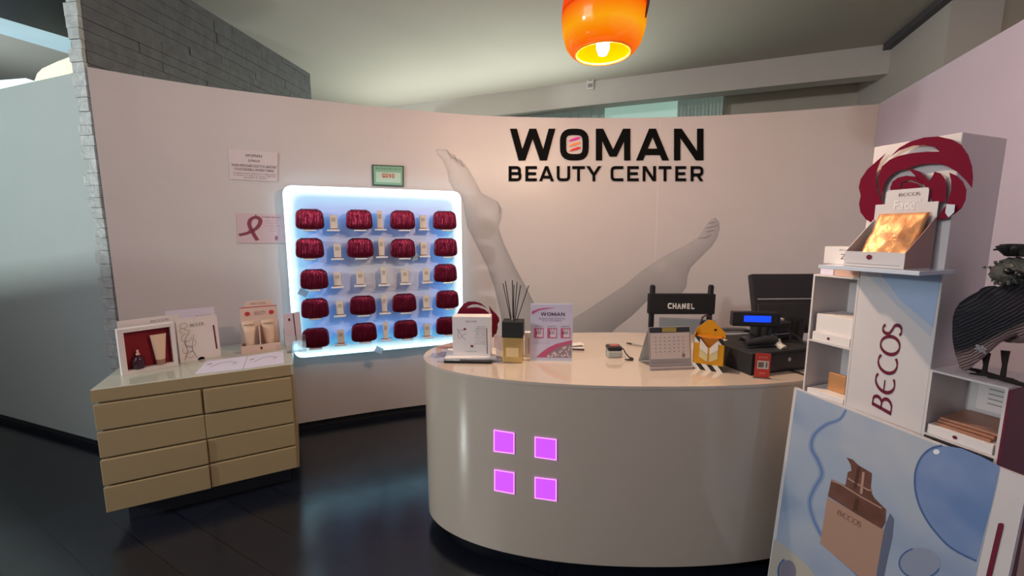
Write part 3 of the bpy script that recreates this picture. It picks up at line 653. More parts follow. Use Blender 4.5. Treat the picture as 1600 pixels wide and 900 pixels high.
m = MB(); m.lathe([(.009, .075), (.009, .083), (.005, .086), (.005, .1), (.002, .104)], n=16); m.obj('dropper', mat('pink_dropper', (.75, .5, .45), .4), bt, smooth=True)
tb = thing('cream_tube', 'pale cream tube standing cap down inside the open gift box', 'tube', G_ @ Vector((.165, .012, .0225)))
tb.rotation_euler = (0, 0, math.atan2(d.y, d.x))
m = MB(); rows = []
for z, wx, wy in ((.03, .021, .016), (.06, .024, .016), (.12, .03, .010), (.16, .034, .004), (.172, .036, .002)):
    rows.append([m.bm.verts.new((wx*math.cos(2*PI*k/20), wy*math.sin(2*PI*k/20), z)) for k in range(20)])
for i in range(4):
    for k in range(20): m.bm.faces.new((rows[i][k], rows[i][(k+1) % 20], rows[i+1][(k+1) % 20], rows[i+1][k]))
m.bm.faces.new(rows[0][::-1]); m.bm.faces.new(rows[-1]); m.obj('tube_body', M_skin, tb, smooth=True)
m = MB(); m.lathe([(.017, 0), (.02, .002), (.02, .03)], n=20); m.obj('cap', mat('brown_cap', (.35, .2, .13), .3), tb)
M_art = mat('line_art_ink', (.2, .14, .15), .6)
t, mp, L = card('display_card', 'white standing card with flower line drawing right of the gift box', 'card', (-1.938, 2.318), (-1.812, 2.475), CH, .262, .004, M_card, .05, rad=.08)
m = MB()
for k, (cx, cy, r0) in enumerate(((.17, .82, .09), (.13, .72, .07), (.25, .76, .06), (.2, .55, .12), (.28, .42, .13), (.2, .28, .12), (.25, .16, .1))):
    m.ribbon(arc(cx, cy, r0, r0*.75, 30*k, 210+50*k, 14), .008, mp, None, .001)
m.ribbon([(.1, .05), (.2, .25), (.15, .5), (.3, .7)], .01, mp, None, .001); m.ribbon([(.4, .05), (.3, .3), (.38, .6)], .008, mp, None, .001); m.obj('flower_drawing', M_art, t)
m = MB(); becos(m, mp, rect(.32, .78, .66, .85), .001, .12); m.obj('brand_lettering', M_ink, t)
m = MB(); m.plate([(.89, .18), (.93, .18), (.91, .75), (.87, .75)], mp, None, .001); m.obj('red_bar', M_burgink, t)
m = MB(); m.plate(arc(.5, .0, .09, .06, 0, 180), mp, None, .001); m.obj('dark_dot', M_black_ink, t)
t, mp, L = card('display_card', 'taller pale card standing behind the flower drawing card', 'card', (-2.03, 2.36), (-1.86, 2.52), CH, .30, .004, M_cardlil, .03)
m = MB(); becos(m, mp, rect(.60, .80, .95, .85), .001, .14); m.obj('brand_lettering', M_ink, t)
t, mp, L = card('display_card', 'white card with small lettering showing above the gift box', 'card', (-2.125, 2.16), (-1.96, 2.37), CH, .283, .004, M_card, .02)
m = MB(); becos(m, mp, rect(.52, .90, .82, .94), .001, .10); m.obj('brand_lettering', M_ink, t)
# tester display
TA = Vector((-1.70, 2.50)); TB = Vector((-1.515, 2.612)); d = TB-TA; L = d.length
t = thing('tester_display', 'cream counter carton holding two beige cosmetic tubes on the chest', 'display box', (TA.x, TA.y, CH), math.atan2(d.y, d.x))
M_cc = mat('cream_pink_carton', (.70, .52, .44), .5); m = MB(); m.box(0, L, 0, .1, 0, .004); m.box(0, L, -.002, .002, 0, .05); m.box(0, .003, 0, .1, 0, .05); m.box(L-.003, L, 0, .1, 0, .05); m.box(L*.47, L*.5, .0, .1, 0, .16); m.obj('tray', M_cc, t)
m = MB(); m.plate([(0.02, 0), (.98, 0), (.98, .88), (.86, .88), (.84, .99), (.8, 1), (.2, 1), (.16, .99), (.14, .88), (.02, .88)], face_map(L, .32, y=.1), -.003, 0); m.obj('header_card', M_cc, t)
fm2 = face_map(L, .32, y=.1); m = MB(); becos(m, fm2, rect(.32, .92, .7, .96), .001, .12); add_text(m, 'BEAUTY', fm2, rect(.38, .70, .66, .78), .001); m.obj('lettering', mat('rose_ink', (.4, .2, .18), .5), t)
m = MB(); m.plate(arc(.2, .74, .07, .045, 0, 345, 18), fm2, None, .001); m.plate(arc(.82, .74, .07, .045, 0, 345, 18), fm2, None, .001); m.plate([(.02, .865), (.98, .865), (.98, .88), (.02, .88)], fm2, None, .001); m.obj('red_seals', mat('seal_red', (.55, .04, .05), .5), t)
m = MB(); m.plate(arc(.5, .08, .03, .03, 0, 345, 16), face_map(L, .32, y=-.002), None, .001); m.obj('round_logo', M_burgink, t)
TR4 = Matrix.Translation((TA.x, TA.y, CH)) @ Matrix.Rotation(math.atan2(d.y, d.x), 4, 'Z')
for i, x in enumerate((.05, .155)):
    q = TR4 @ Vector((x, .045, .0045)); tt = thing('cosmetic_tube', 'beige cosmetic tube, %s of the two in the counter carton' % ('left' if i == 0 else 'right'), 'tube', q, math.atan2(d.y, d.x), 'tubes in the counter carton')
    m = MB(); rows = []
    for z, wx, wy in ((.0, .022, .022), (.03, .023, .022), (.1, .03, .016), (.18, .036, .004), (.195, .037, .002)):
        rows.append([m.bm.verts.new((wx*math.cos(2*PI*k/20), wy*math.sin(2*PI*k/20), z)) for k in range(20)])
    for j in range(4):
        for k in range(20): m.bm.faces.new((rows[j][k], rows[j][(k+1) % 20], rows[j+1][(k+1) % 20], rows[j+1][k]))
    m.bm.faces.new(rows[0][::-1]); m.bm.faces.new(rows[-1]); m.obj('tube_body', M_skin, tt, smooth=True)
    MB().box(-.03, .03, -.0165, -.0155, .17, .176).obj('crimp_line', mat('brown_cap', 0), tt)
# brochures behind it
t, mp, L = card('brochure', 'pale brochure with a thin red stripe standing at the right end of the chest', 'brochure', (-1.535, 2.70), (-1.465, 2.79), CH, .215, .01, M_cardlil, .05)
m = MB(); m.plate([(.62, .05), (.68, .05), (.64, .97), (.58, .97)], mp, None, .001); m.plate(arc(.35, .8, .06, .05, 0, 340), mp, None, .001); m.obj('red_stripe', M_burgink, t)
t, mp, L = card('brochure', 'pale leaflet leaning behind the two tubes carton, left side', 'brochure', (-1.76, 2.60), (-1.60, 2.76), CH, .17, .004, M_cardlil, .06)
m = MB(); m.plate([(.05, .9), (.1, .9), (.1, .94), (.05, .94)], mp, None, .001); m.obj('printed_mark', M_burgink, t)
# papers flat on the chest
P = [at_z(x, y, CH+.003) for x, y in ((304, 584), (378, 576), (396, 563), (325, 563))]
P = [at_z(x, y, CH+.002) for x, y in ((304, 584.5), (383, 576), (390, 558), (322, 563))]
for lab, px in (('sheet of lilac paper lying flat on the chest, left one', ((304, 584.5), (379, 576.5), (386, 556.5), (324, 563))), ('sheet of lilac paper lying flat on the chest, right one', ((380, 576.5), (444, 567.5), (443, 548), (387, 556.5)))):
    P = [at_z(x, y, CH+.0015) for x, y in px]; c0 = sum(P, Vector())/4
    t = thing('paper_sheet', lab, 'paper', (c0.x, c0.y, CH), 0, 'flat sheets on the chest'); P = [(p.x-c0.x, p.y-c0.y) for p in P]
    MB().prism(P, .0005, .002).obj('sheet', M_cardlil, t)
    a, b_, c, e = [Vector(p) for p in P]; qm = lambda u, v, o, a=a, b_=b_, c=c, e=e: Vector((*(a*(1-u)*(1-v)+b_*u*(1-v)+c*u*v+e*(1-u)*v), .002+o))
    m = MB(); m.ribbon([(.22, .4), (.4, .62), (.6, .7), (.8, .55), (.72, .4)], .02, qm, None, .0005); m.ribbon([(.1, .62), (.2, .68)], .05, qm, None, .0005); m.obj('printed_curve', M_art, t)
# clear holder at chest's right end
t = thing('acrylic_holder', 'small clear acrylic leaflet holder at the right end of the chest', 'holder', (-1.425, 2.52, CH), CA)
m = MB(); m.box(0, .11, .0, .003, 0, .07); m.box(0, .11, .0, .05, 0, .003); m.box(0, .11, .05, .053, 0, .1); m.obj('holder_body', M_acr, t)
# ------------------------------------------------------------------ reception desk
DX, DY, DA, DB, DZ = .62, 2.045, 1.065, .455, .89
def ell(k, s=0.0, n=96):
    t = 2*PI*k/n; c, s_ = math.cos(t), math.sin(t); p = 2/2.15
    return ((DA-s)*math.copysign(abs(c)**p, c), (DB-s)*math.copysign(abs(s_)**p, s_))
dk = thing('reception_desk', 'large glossy white oval reception desk with four glowing magenta squares', 'desk', (DX, DY, 0))
m = MB(); m.prism([ell(k) for k in range(96)], .08, DZ-.012); m.obj('desk_body', M_desk, dk, smooth=True)
m = MB(); m.prism([ell(k, -.004) for k in range(96)], DZ-.012, DZ); m.obj('desk_top', mat('desk_top_lacquer', (.62, .52, .44), .08, var=.02, coat=1), dk, smooth=True)
m = MB(); m.prism([ell(k, .09) for k in range(96)], 0, .08); m.obj('plinth', M_dark, dk)
E96 = [Vector(ell(k, 0, 384)) for k in range(384)]
def desk_hit(x, y, off=0.0):
    d = ray(x, y); best = None
    for i in range(384):
        A = E96[i]; B = E96[(i+1) % 384]; nrm = Vector(((B-A).y, -(B-A).x)).normalized()
        A = A + nrm*off + Vector((DX, DY)); B = B + nrm*off + Vector((DX, DY)); den = d.x*(B.y-A.y) - d.y*(B.x-A.x)
        if abs(den) < 1e-9: continue
        t = (A.x*(B.y-A.y) - A.y*(B.x-A.x))/den; u = ((d.x*t-A.x)*(B.x-A.x) + (d.y*t-A.y)*(B.y-A.y))/(B-A).length_squared
        if t > 0 and -1e-3 <= u <= 1.001 and (best is None or t < best): best = t
    return CP + d*best
dinv = root_inv(dk)
M_mag = mat('magenta_light', (.3, .05, .4), .3, emis='#cf55fb', es=.95); M_magr = mat('magenta_edge', (.6, .3, .6), .3, emis='#f39aff', es=1.1)
for q in (((771, 671), (804, 676), (804, 710), (771, 706)), ((835, 682), (870, 686), (870, 720), (835, 715)), ((772, 733), (804, 738), (804, 773), (772, 767)), ((835, 745), (870, 749), (870, 784), (835, 779))):
    a, b_, c, d = [Vector(p) for p in q]
    mp = lambda u, v, o: dinv @ desk_hit(*(d*(1-u)*(1-v)+c*u*(1-v)+a*(1-u)*v+b_*u*v), o)
    m = MB()
    for i in range(4): m.plate([(i/4, 0), ((i+1)/4, 0), ((i+1)/4, 1), (i/4, 1)], mp, -.004, .003)
    s_ = m.obj('light_square', M_mag, dk)
    m = MB(); m.ribbon([(.03, .03), (.97, .03), (.97, .97), (.03, .97)], .05, mp, .002, .0045, True); m.obj('bright_rim', M_magr, s_)
# ---- things on the desk
def pxz(x, y, z=DZ): return at_z(x, y, z)
# stack under the white box
t = thing('glass_tray', 'flat pale acrylic tray under the white box at the left end of the desk', 'tray', (-.20, 2.00, DZ), .06)
MB().box(-.165, .145, -.09, .12, 0, .006, .001).obj('tray_plate', mat('tray_grey', (.42, .42, .48), .2), t)
MB().box(-.13, .12, -.075, .10, .006, .0145, .001).obj('white_pad', M_card, t)
t = thing('tablet', 'thin black tablet lying at the left front edge of the desk', 'tablet', (-.21, 1.895, DZ), -.05)
MB().box(-.115, .115, -.014, .018, 0, .012, .003).obj('body', M_black, t); MB().box(-.11, -.04, -.010, .014, .012, .0128).obj('screen_glare', mat('glare_patch', (.3, .35, .4), .05), t)  # pale patch paints a reflection on the black screen
CB = Vector((-.292, 1.962, DZ+.0147)); L = .188; h = .196
t = thing('product_box', 'white square product box with fine print standing at the left of the desk', 'box', CB, -.03)
MB().box(0, L, 0, .075, 0, h, .0015).obj('carton', M_bx if False else M_card, t)
mp = face_map(L, h); m = MB(); becos(m, mp, rect(.36, .86, .64, .90), .0006, .12); m.obj('brand_lettering', M_ink, t)
m = MB()
for i in range(9): add_text(m, ['crema viso', 'trattamento notte', 'idratante', 'siero attivo', 'effetto lifting', 'pelle sensibile', 'made in italy', 'fine texture', 'mini kit'][i], mp, rect(.62-.02*(i % 3), .74-i*.055, .86, .765-i*.055), .0006)
m.ribbon([(.12, .7), (.2, .58), (.26, .48), (.34, .42)], .01, mp, None, .0006); m.ribbon([(.2, .45), (.3, .56), (.38, .55)], .008, mp, None, .0006); m.ribbon(arc(.22, .55, .08, .12, 40, 250), .008, mp, None, .0006); add_text(m, 'formula professionale', mp, rect(.34, .10, .62, .125), .0006); m.obj('fine_print', M_ink, t)
m = MB(); m.plate([(.29, .66), (.36, .66), (.36, .71), (.29, .71)], mp, None, .0006); m.plate([(.47, .22), (.54, .22), (.54, .28), (.47, .28)], mp, None, .0006); m.plate([(.895, .06), (.915, .06), (.905, .72), (.885, .72)], mp, None, .0006); m.obj('burgundy_marks', mat('mark_brown', (.2, .03, .03), .5), t)
# rose cutout standing behind the white box
rp = Vector((-.2, 2.12, DZ)); t = thing('rose_cutout', 'dark burgundy rose shaped cutout standing behind the white box', 'cutout', rp); rm = px_plane((0, 2.12, 1), (0, -1, 0), t)
zq = lambda L_: [(690 + x/8.18, 470 + y/8.18) for x, y in L_]
m = MB(); m.plate(zq([(205, 150), (230, 100), (280, 40), (340, 10), (420, 8), (500, 30), (560, 75), (572, 90), (520, 65), (450, 45), (390, 48), (345, 68), (322, 92), (360, 86), (420, 82), (480, 85), (550, 110), (605, 155), (625, 260), (625, 420), (560, 560), (420, 620), (300, 600), (200, 520), (160, 350), (170, 230)]), rm, -.006, 0); m.obj('inner_petals', M_burg, t)
m = MB(); m.plate(zq([(600, 58), (650, 120), (700, 170), (735, 220), (738, 260), (715, 300), (718, 350), (700, 420), (655, 465), (600, 560), (560, 600), (620, 450), (645, 300), (635, 170)]), rm, -.006, 0); m.obj('outer_petal', M_burg, t)
fl = at_z(745, 545, DZ); MB().box(-.08, .06, -.002, .03, 0, .05).obj('foot', M_burg, t); MB().box(-.04, .02, -.002, .004, .04, .12).obj('support', M_burg, t)
# small white card behind, between box and diffuser
t, mp, L = card('price_card', 'small pale card with a pink seal leaning between the white box and the diffuser', 'card', (-.095, 2.10), (-.03, 2.095), DZ, .085, .003, M_cardlil, .1)
m = MB(); m.plate(arc(.75, .6, .12, .1, 0, 340), mp, None, .0006); m.obj('pink_seal', mat('seal_pink', (.6, .3, .4), .5), t)
# reed diffuser
dq = Vector((.006, 1.93, DZ)); t = thing('reed_diffuser', 'reed diffuser with square gold glass bottle, black block cap and black reeds', 'diffuser', dq, -.12)
MB().box(-.048, .048, -.04, .04, 0, .125, .006, 3).obj('glass_bottle', M_gold, t)
MB().box(-.05, .05, -.042, .042, .122, .2, .003).obj('black_cap', M_blackm, t)
MB().lathe([(.013, .2), (.013, .206), (.009, .206)], n=20).obj('neck_ring', M_chrome, t)
MB().box(-.03, .03, -.0408, -.0402, .03, .075).obj('bottle_label', mat('gold_label', (.75, .55, .28), .4), t)
for (tx, ty, hh) in ((786, 443, 0), (789.5, 439, .03), (800.5, 438, -.01), (808, 441, .02), (813.5, 446, -.03), (826, 446, .01), (803, 445, .05)):
    p = at_plane(tx, ty, (0, 1.93 + hh, 1), Vector((0, -1, 0))) - dq; p = Matrix.Rotation(.12, 4, 'Z') @ p
    MB().tube([(p.x*.02, p.y*.02, .15), p], .0022, 6).obj('reed', M_blackm, t)
# acrylic sign holder with promotion
SA = Vector((.093, 1.925)); SB = Vector((.287, 1.917)); d = SB-SA; L = d.length; h = .272
t = thing('promotion_sign', 'upright acrylic sign holder with pink WOMAN promotion sheet on the desk', 'sign holder', (SA.x, SA.y, DZ), math.atan2(d.y, d.x))
ln = .03; mp = face_map(L, h, lean=ln, z0=.004)
m = MB(); m.plate([(-.02, 0), (1.02, 0), (1.02, 1.02), (-.02, 1.02)], mp, -.004, -.001); m.box(-.004, L+.004, 0, .07, 0, .004); m.obj('acrylic_stand', mat('stand_acrylic', (.7, .72, .78), .08), t)
m = MB(); m.plate([(0, .02), (1, .02), (1, 1), (0, 1)], mp, -.001, 0); m.obj('sheet', mat('promo_paper', (.62, .57, .70), .4), t)
m = MB(); draw_row = [('W', .24, .38), ('O', .395, .49), ('M', .505, .61), ('A', .62, .73), ('N', .74, .83)]
for c_, a, b_ in draw_row: draw_glyph(m, c_, {'W': 1.42, 'M': 1.08, 'A': 1.06}.get(c_, .92), .2, mp, rect(a-.01, .80, b_-.01, .86), None, .0006)
m.obj('title', mat('plum_ink', (.07, .02, .09), .5), t)
m = MB(); add_text(m, 'BLACK-UND SCONTO', mp, rect(.19, .735, .83, .765), .0006); add_text(m, 'SULL ACQUISTO', mp, rect(.27, .695, .75, .725), .0006); m.obj('subtitle', mat('plum_soft', (.25, .15, .3), .5), t)
M_pk = mat('pink_tile', (.52, .10, .2), .5)
for i, nn in enumerate(('20.', '25.', '30.')):
    x0 = .065 + i*.33; m = MB(); m.plate([(x0, .40), (x0+.24, .40), (x0+.24, .585), (x0, .585)], mp, None, .0006); m.obj('offer_tile', M_pk, t)
    m = MB(); m.plate([(x0+.07, .42), (x0+.22, .42), (x0+.22, .57), (x0+.07, .57)], mp, None, .001); m.obj('tile_panel', mat('tile_pale', (.75, .6, .68), .5), t)
    m = MB(); add_text(m, nn, mp, rect(x0+.04, .475, x0+.2, .52), .0015); add_text(m, '11', mp, rect(x0+.1, .53, x0+.18, .575), .0015); add_text(m, '%d PRODOTTO' % (i+1), mp, rect(x0, .605, x0+.22, .622), .0006); m.obj('offer_text', M_black_ink, t)
m = MB(); add_text(m, 'promozione valida fino a fine mese', mp, rect(.06, .325, .46, .34), .0006); add_text(m, 'su tutti i prodotti', mp, rect(.06, .295, .46, .31), .0006); m.obj('small_print', M_ink, t)
m = MB(); sw = [(.12, .05), (.25, .14), (.42, .23), (.62, .30), (1, .37)]; m.plate(sw + [(1, .305), (.8, .27), (.6, .21), (.45, .13), (.36, .05)], mp, None, .0006); m.obj('lower_swoosh', M_pk, t)
m = MB(); m.plate([(.01, .88), (.2, .93), (.42, .945), (.6, .945), (.4, .925), (.2, .90), (.1, .86), (.01, .82)], mp, None, .0006); m.obj('upper_swoosh', M_pk, t)
m = MB(); m.plate([(.36, .05), (1, .05), (1, .305), (.8, .27), (.6, .21), (.45, .13)], mp, None, .0004); m.obj('blossom_field', mat('field_grey', (.30, .22, .24), .5), t)
m = MB(); rr = random.Random(5)
for i in range(34):
    cx = rr.uniform(.42, .96); cy = rr.uniform(.07, .06 + .2*min(1, (cx-.36)*2)); m.plate([(cx + (.032 if j % 2 else .014)*math.cos(j*PI/5), cy + (.024 if j % 2 else .011)*math.sin(j*PI/5)) for j in range(10)], mp, None, .0008 + i*.00001)
m.obj('blossoms', mat('blossom_pink', (.72, .58, .60), .5), t)
# white box behind diffuser right, note pad behind sign
t = thing('white_carton', 'small white carton standing between the diffuser and the promotion sign', 'box', (.062, 1.985, DZ), -.1); MB().box(0, .05, 0, .04, 0, .125, .001).obj('carton', mat('bright_card', (.8, .76, .76), .4), t); MB().box(.018, .026, -.0006, 0, .02, .1).obj('thin_print', M_pinkpaper, t)
t = thing('notepad', 'folded white notepad lying behind the promotion sign', 'notepad', (.34, 2.16, DZ), -.15); MB().box(-.06, .05, -.05, .06, .0, .008, .001).obj('pages', M_card, t); MB().box(-.06, .05, -.054, -.05, .0, .010).obj('spine', mat('spine_blue', (.1, .1, .15), .5), t)
m = MB(); m.plate([(-.05, -.03), (.05, -.01), (.03, .05), (-.05, .04)], lambda u, v, o: Vector((u, v, .008+.012*max(0, u+.02)/.07*1 + o)), 0, .001); m.obj('loose_sheet', M_card, t)
# tape dispenser like gadget
t = thing('tally_counter', 'small black and silver counter with red display and strap lying on the desk', 'counter', (.512, 1.985, DZ), .0)
MB().box(-.035, .035, -.018, .05, 0, .036, .008, 3).obj('silver_base', mat('silver_grey', (.42, .42, .38), .3), t); MB().box(-.036, .036, -.016, .052, .034, .056, .009, 3).obj('black_top', M_black, t)
MB().box(-.02, .022, .0, .03, .056, .0575).obj('red_display', mat('red_disp', (.45, .08, .07), .3), t)
m = MB(); m.tube([(.034, .01, .045), (.045, .005, .04), (.055, -.01, .02), (.068, -.025, .006), (.078, -.04, .004), (.072, -.055, .004), (.05, -.055, .004), (.04, -.045, .004)], [.003, .003, .003, .004, .007, .005, .004, .003], 8); m.obj('strap', M_black, t)
a = pxz(979, 536, DZ+.004); b_ = pxz(1012, 543, DZ+.004); t = thing('pen', 'slim pen lying on the desk beside the desk calendar', 'pen', (a.x, a.y, DZ)); v = b_ - a; v.z = 0
MB().tube([(0, 0, .005), v*.25 + Vector((0, 0, .005))], [.003, .005], 8).obj('pen_tip', M_black, t); MB().tube([v*.25 + Vector((0, 0, .005)), v + Vector((0, 0, .005))], .004, 8).obj('pen_barrel', M_chrome, t)
# desk calendar
KA = Vector((.624, 1.79)); KB = Vector((.822, 1.81)); d = KB-KA; L = d.length
t = thing('desk_calendar', 'tent desk calendar in a clear holder on the desk right of the counter', 'calendar', (KA.x, KA.y, DZ), math.atan2(d.y, d.x)); ln = .18
mp = face_map(L, .19, lean=ln, z0=.002)
m = MB(); m.plate([(0, 0), (1, 0), (1, 1), (0, 1)], mp, -.003, 0); m.obj('holder_face', mat('holder_grey', (.36, .31, .30), .25), t)
m = MB(); top = mp(.5, 1, 0); m.plate([(0, 0), (1, 0), (1, 1), (0, 1)], lambda u, v, o: Vector((u*L, .13 - v*(.13-top.y-.003) + o, .002 + v*(top.z-.002))), -.002, 0); m.obj('rear_leg', mat('holder_rear', (.5, .5, .5), .3), t)
m = MB(); m.plate([(.03, .24), (.97, .24), (.97, .86), (.03, .86)], mp, None, .001); m.obj('month_page', mat('page_beige', (.60, .50, .46), .5), t)
m = MB(); m.plate([(.02, .87), (.98, .87), (.98, .99), (.02, .99)], mp, None, .001); m.obj('header_photo', mat('header_dark', (.03, .03, .035), .3), t)
m = MB(); m.plate([(.32, .88), (.66, .88), (.66, .985), (.32, .985)], mp, None, .0015); m.obj('header_gold', mat('header_gold', (.35, .26, .06), .4), t)
m = MB()
for i in range(7):
    for j in range(5): m.plate([(.14+i*.11, .40+j*.085), (.17+i*.11, .40+j*.085), (.17+i*.11, .42+j*.085), (.14+i*.11, .42+j*.085)], mp, None, .0015)
m.plate([(.80, .26), (.84, .27), (.86, .33), (.82, .36), (.80, .40), (.78, .33), (.76, .30)], mp, None, .0015); m.plate([(.05, .15), (.9, .15), (.9, .16), (.05, .16)], mp, None, .0015); m.obj('dates', mat('date_ink', (.22, .17, .17), .5), t)
m = MB(); m.box(-.002, L+.002, -.012, .0, 0, .012, .001); m.obj('front_lip', mat('holder_grey', 0), t)
# yellow gift pack
M_y = mat('yellow_card', (.62, .27, .01), .35); M_str = bpy.data.materials.new('black_white_stripes'); M_str.use_nodes = True; nt = M_str.node_tree; b = nt.nodes['Principled BSDF']
wv = nt.nodes.new('ShaderNodeTexWave'); wv.bands_direction = 'DIAGONAL'; wv.inputs['Scale'].default_value = 14; tcs = nt.nodes.new('ShaderNodeTexCoord'); mpn = nt.nodes.new('ShaderNodeMapping'); mpn.inputs['Scale'].default_value = (1, 0, .8); mpn.inputs['Rotation'].default_value = (0, 0, 0)
nt.links.new(tcs.outputs['Object'], mpn.inputs[0]); nt.links.new(mpn.outputs[0], wv.inputs['Vector']); cr = nt.nodes.new('ShaderNodeValToRGB'); cr.color_ramp.interpolation = 'CONSTANT'; cr.color_ramp.elements[0].color = (.01, .01, .01, 1); cr.color_ramp.elements[1].position = .5; cr.color_ramp.elements[1].color = (.75, .68, .6, 1)
nt.links.new(wv.outputs['Fac'], cr.inputs['Fac']); nt.links.new(cr.outputs['Color'], b.inputs['Base Color'])
YA = Vector((.826, 1.812)); YB = Vector((.935, 1.752)); d = YB-YA; L = d.length
t = thing('gift_pack', 'yellow gift pack with black and white striped trim on the desk', 'gift pack', (YA.x, YA.y, DZ), math.atan2(d.y, d.x)); mp = face_map(L, .2)
D_ = .075
m = MB(); m.plate([(0, .14), (1, .14), (1, .62), (.85, .62), (.7, .58), (.5, .52), (.3, .58), (.15, .62), (0, .62)], mp, -.003, 0); m.box(0, .003, 0, D_, .0, .16); m.box(L-.003, L, 0, D_, .0, .15); m.box(0, L, 0, D_, 0, .004); m.obj('pack_body', M_y, t)
m = MB(); m.plate([(0, .0), (1, .0), (1, .82), (.55, 1.09), (.4, 1.09), (0, .86)], lambda u, v, o: Vector((u*L, D_-o, v*.2)), -.002, .0); m.obj('back_panel', M_y, t)
m = MB(); m.plate([(.6, .87), (.66, .90), (.72, .87), (.66, .84)], lambda u, v, o: Vector((u*L, D_-o, v*.2)), None, .001); m.obj('logo_dot', M_black_ink, t)
m = MB(); m.plate([(0, 0), (1, 0), (1, .14), (0, .14)], mp, -.003, .001); m.obj('striped_base', M_str, t)
for x0 in (0, .8): MB().plate([(x0, .62), (x0+.2, .62), (x0+.2, .76), (x0, .76)], mp, -.003, 0).obj('striped_corner', M_str, t)
m = MB(); m.plate([(.2, .3), (.47, .2), (.47, .52), (.2, .66)], mp, -.003, .002); m.plate([(.53, .2), (.8, .3), (.8, .66), (.53, .52)], mp, -.003, .002); m.obj('flap_windows', mat('flap_pale', (.62, .50, .25), .4), t)
m = MB(); m.plate([(.2, .5), (.47, .38), (.47, .52), (.2, .72)], mp, -.001, .003); m.plate([(.53, .38), (.8, .5), (.8, .72), (.53, .52)], mp, -.001, .003); m.obj('collar_flaps', mat('flap_white', (.75, .66, .58), .4), t)
MB().box(.01, L-.01, .012, D_-.008, .004, .15, .004).obj('inner_carton', mat('orange_inner', (.42, .14, .01), .4), t)
# cash register drawer
RA = Vector((1.035, 1.712)); d = Vector((1.33, 1.80)) - RA; ra = math.atan2(d.y, d.x)
t = thing('cash_drawer', 'black cash drawer at the right end of the desk', 'cash drawer', (RA.x, RA.y, DZ), ra + .0)
MB().box(0, .40, 0, .30, 0, .098, .004).obj('drawer_case', M_blackm, t); MB().box(.015, .385, -.004, 0, .012, .082, .001).obj('drawer_front', M_black, t); MB().lathe([(.009, 0), (.009, .008)], n=16).obj('lock', M_chrome, t, xf=Matrix.Translation((.2, -.004, .06)) @ Matrix.Rotation(PI/2, 4, 'X'))
RM = Matrix.Translation((RA.x, RA.y, DZ)) @ Matrix.Rotation(ra, 4, 'Z')
# customer display
q = RM @ Vector((.20, .16, .098)); t = thing('customer_display', 'black customer display pole with lit blue screen on the cash drawer', 'display', q, -.12)
MB().box(-.06, .06, -.04, .05, 0, .012, .004).obj('base', M_black, t); MB().tube([(0, 0, .01), (0, 0, .08)], .014, 12).obj('pole', M_black, t)
MB().box(-.125, .09, -.018, .02, .075, .145, .005).obj('housing', M_black, t); MB().box(-.075, .045, -.0195, -.018, .098, .128).obj('blue_screen', mat('blue_screen', (.0, .02, .3), .3, emis='#0a3cff', es=1.6), t)
# monitor seen from behind
MO = Vector((1.315, 2.12)); t = thing('pos_monitor', 'large black touch screen monitor seen from behind at the right of the desk', 'monitor', (1.525, 2.15, DZ), .05)
tiltM = Matrix.Rotation(-.28, 4, 'X')
MB().box(-.21, .23, -.02, .02, .08, .405, .008).obj('screen_body', M_black, t, xf=tiltM); MB().box(-.20, .22, -.03, -.018, .095, .24, .006).obj('rear_cover', M_blackm, t, xf=tiltM); MB().box(-.19, .21, -.0225, -.02, .262, .268).obj('vent_seam', M_grey, t, xf=tiltM)
MB().box(-.12, .12, -.09, .10, 0, .02, .006).obj('foot', M_black, t); MB().tube([(0, .0, .01), (0, -.015, .16)], .03, 12).obj('stem', M_black, t)
# keyboard
t = thing('keyboard', 'black keyboard with pale edge lying behind the cash drawer', 'keyboard', (1.15, 2.205, DZ), -.02)
MB().box(-.03, .18, -.05, .09, .0, .018, .003).obj('case', M_black, t); m = MB()
for i in range(9):
    for j in range(5): m.box(-.024+i*.022, -.006+i*.022, -.04+j*.025, -.02+j*.025, .018, .026, .002)
m.obj('keys', M_blackm, t); MB().box(-.03, .18, -.056, -.05, .005, .016).obj('pale_edge', mat('edge_grey', (.55, .54, .54), .4), t)
t = thing('document_tray', 'black paper tray with pale slots behind the cash drawer, next to the keyboard', 'tray', (1.18, 2.305, DZ), .0)
m = MB(); m.box(0, .19, 0, .055, 0, .01); m.box(0, .19, 0, .055, .03, .036); m.box(0, .19, 0, .055, .058, .064); m.box(0, .006, 0, .055, 0, .06); m.box(.184, .19, 0, .055, 0, .06); m.obj('tray_body', M_black, t)
MB().box(.008, .182, -.008, .05, .0101, .019).obj('paper_edges', mat('edge_grey', 0), t); MB().box(.008, .182, -.008, .05, .0361, .045).obj('paper_edges', mat('edge_grey', 0), t); 
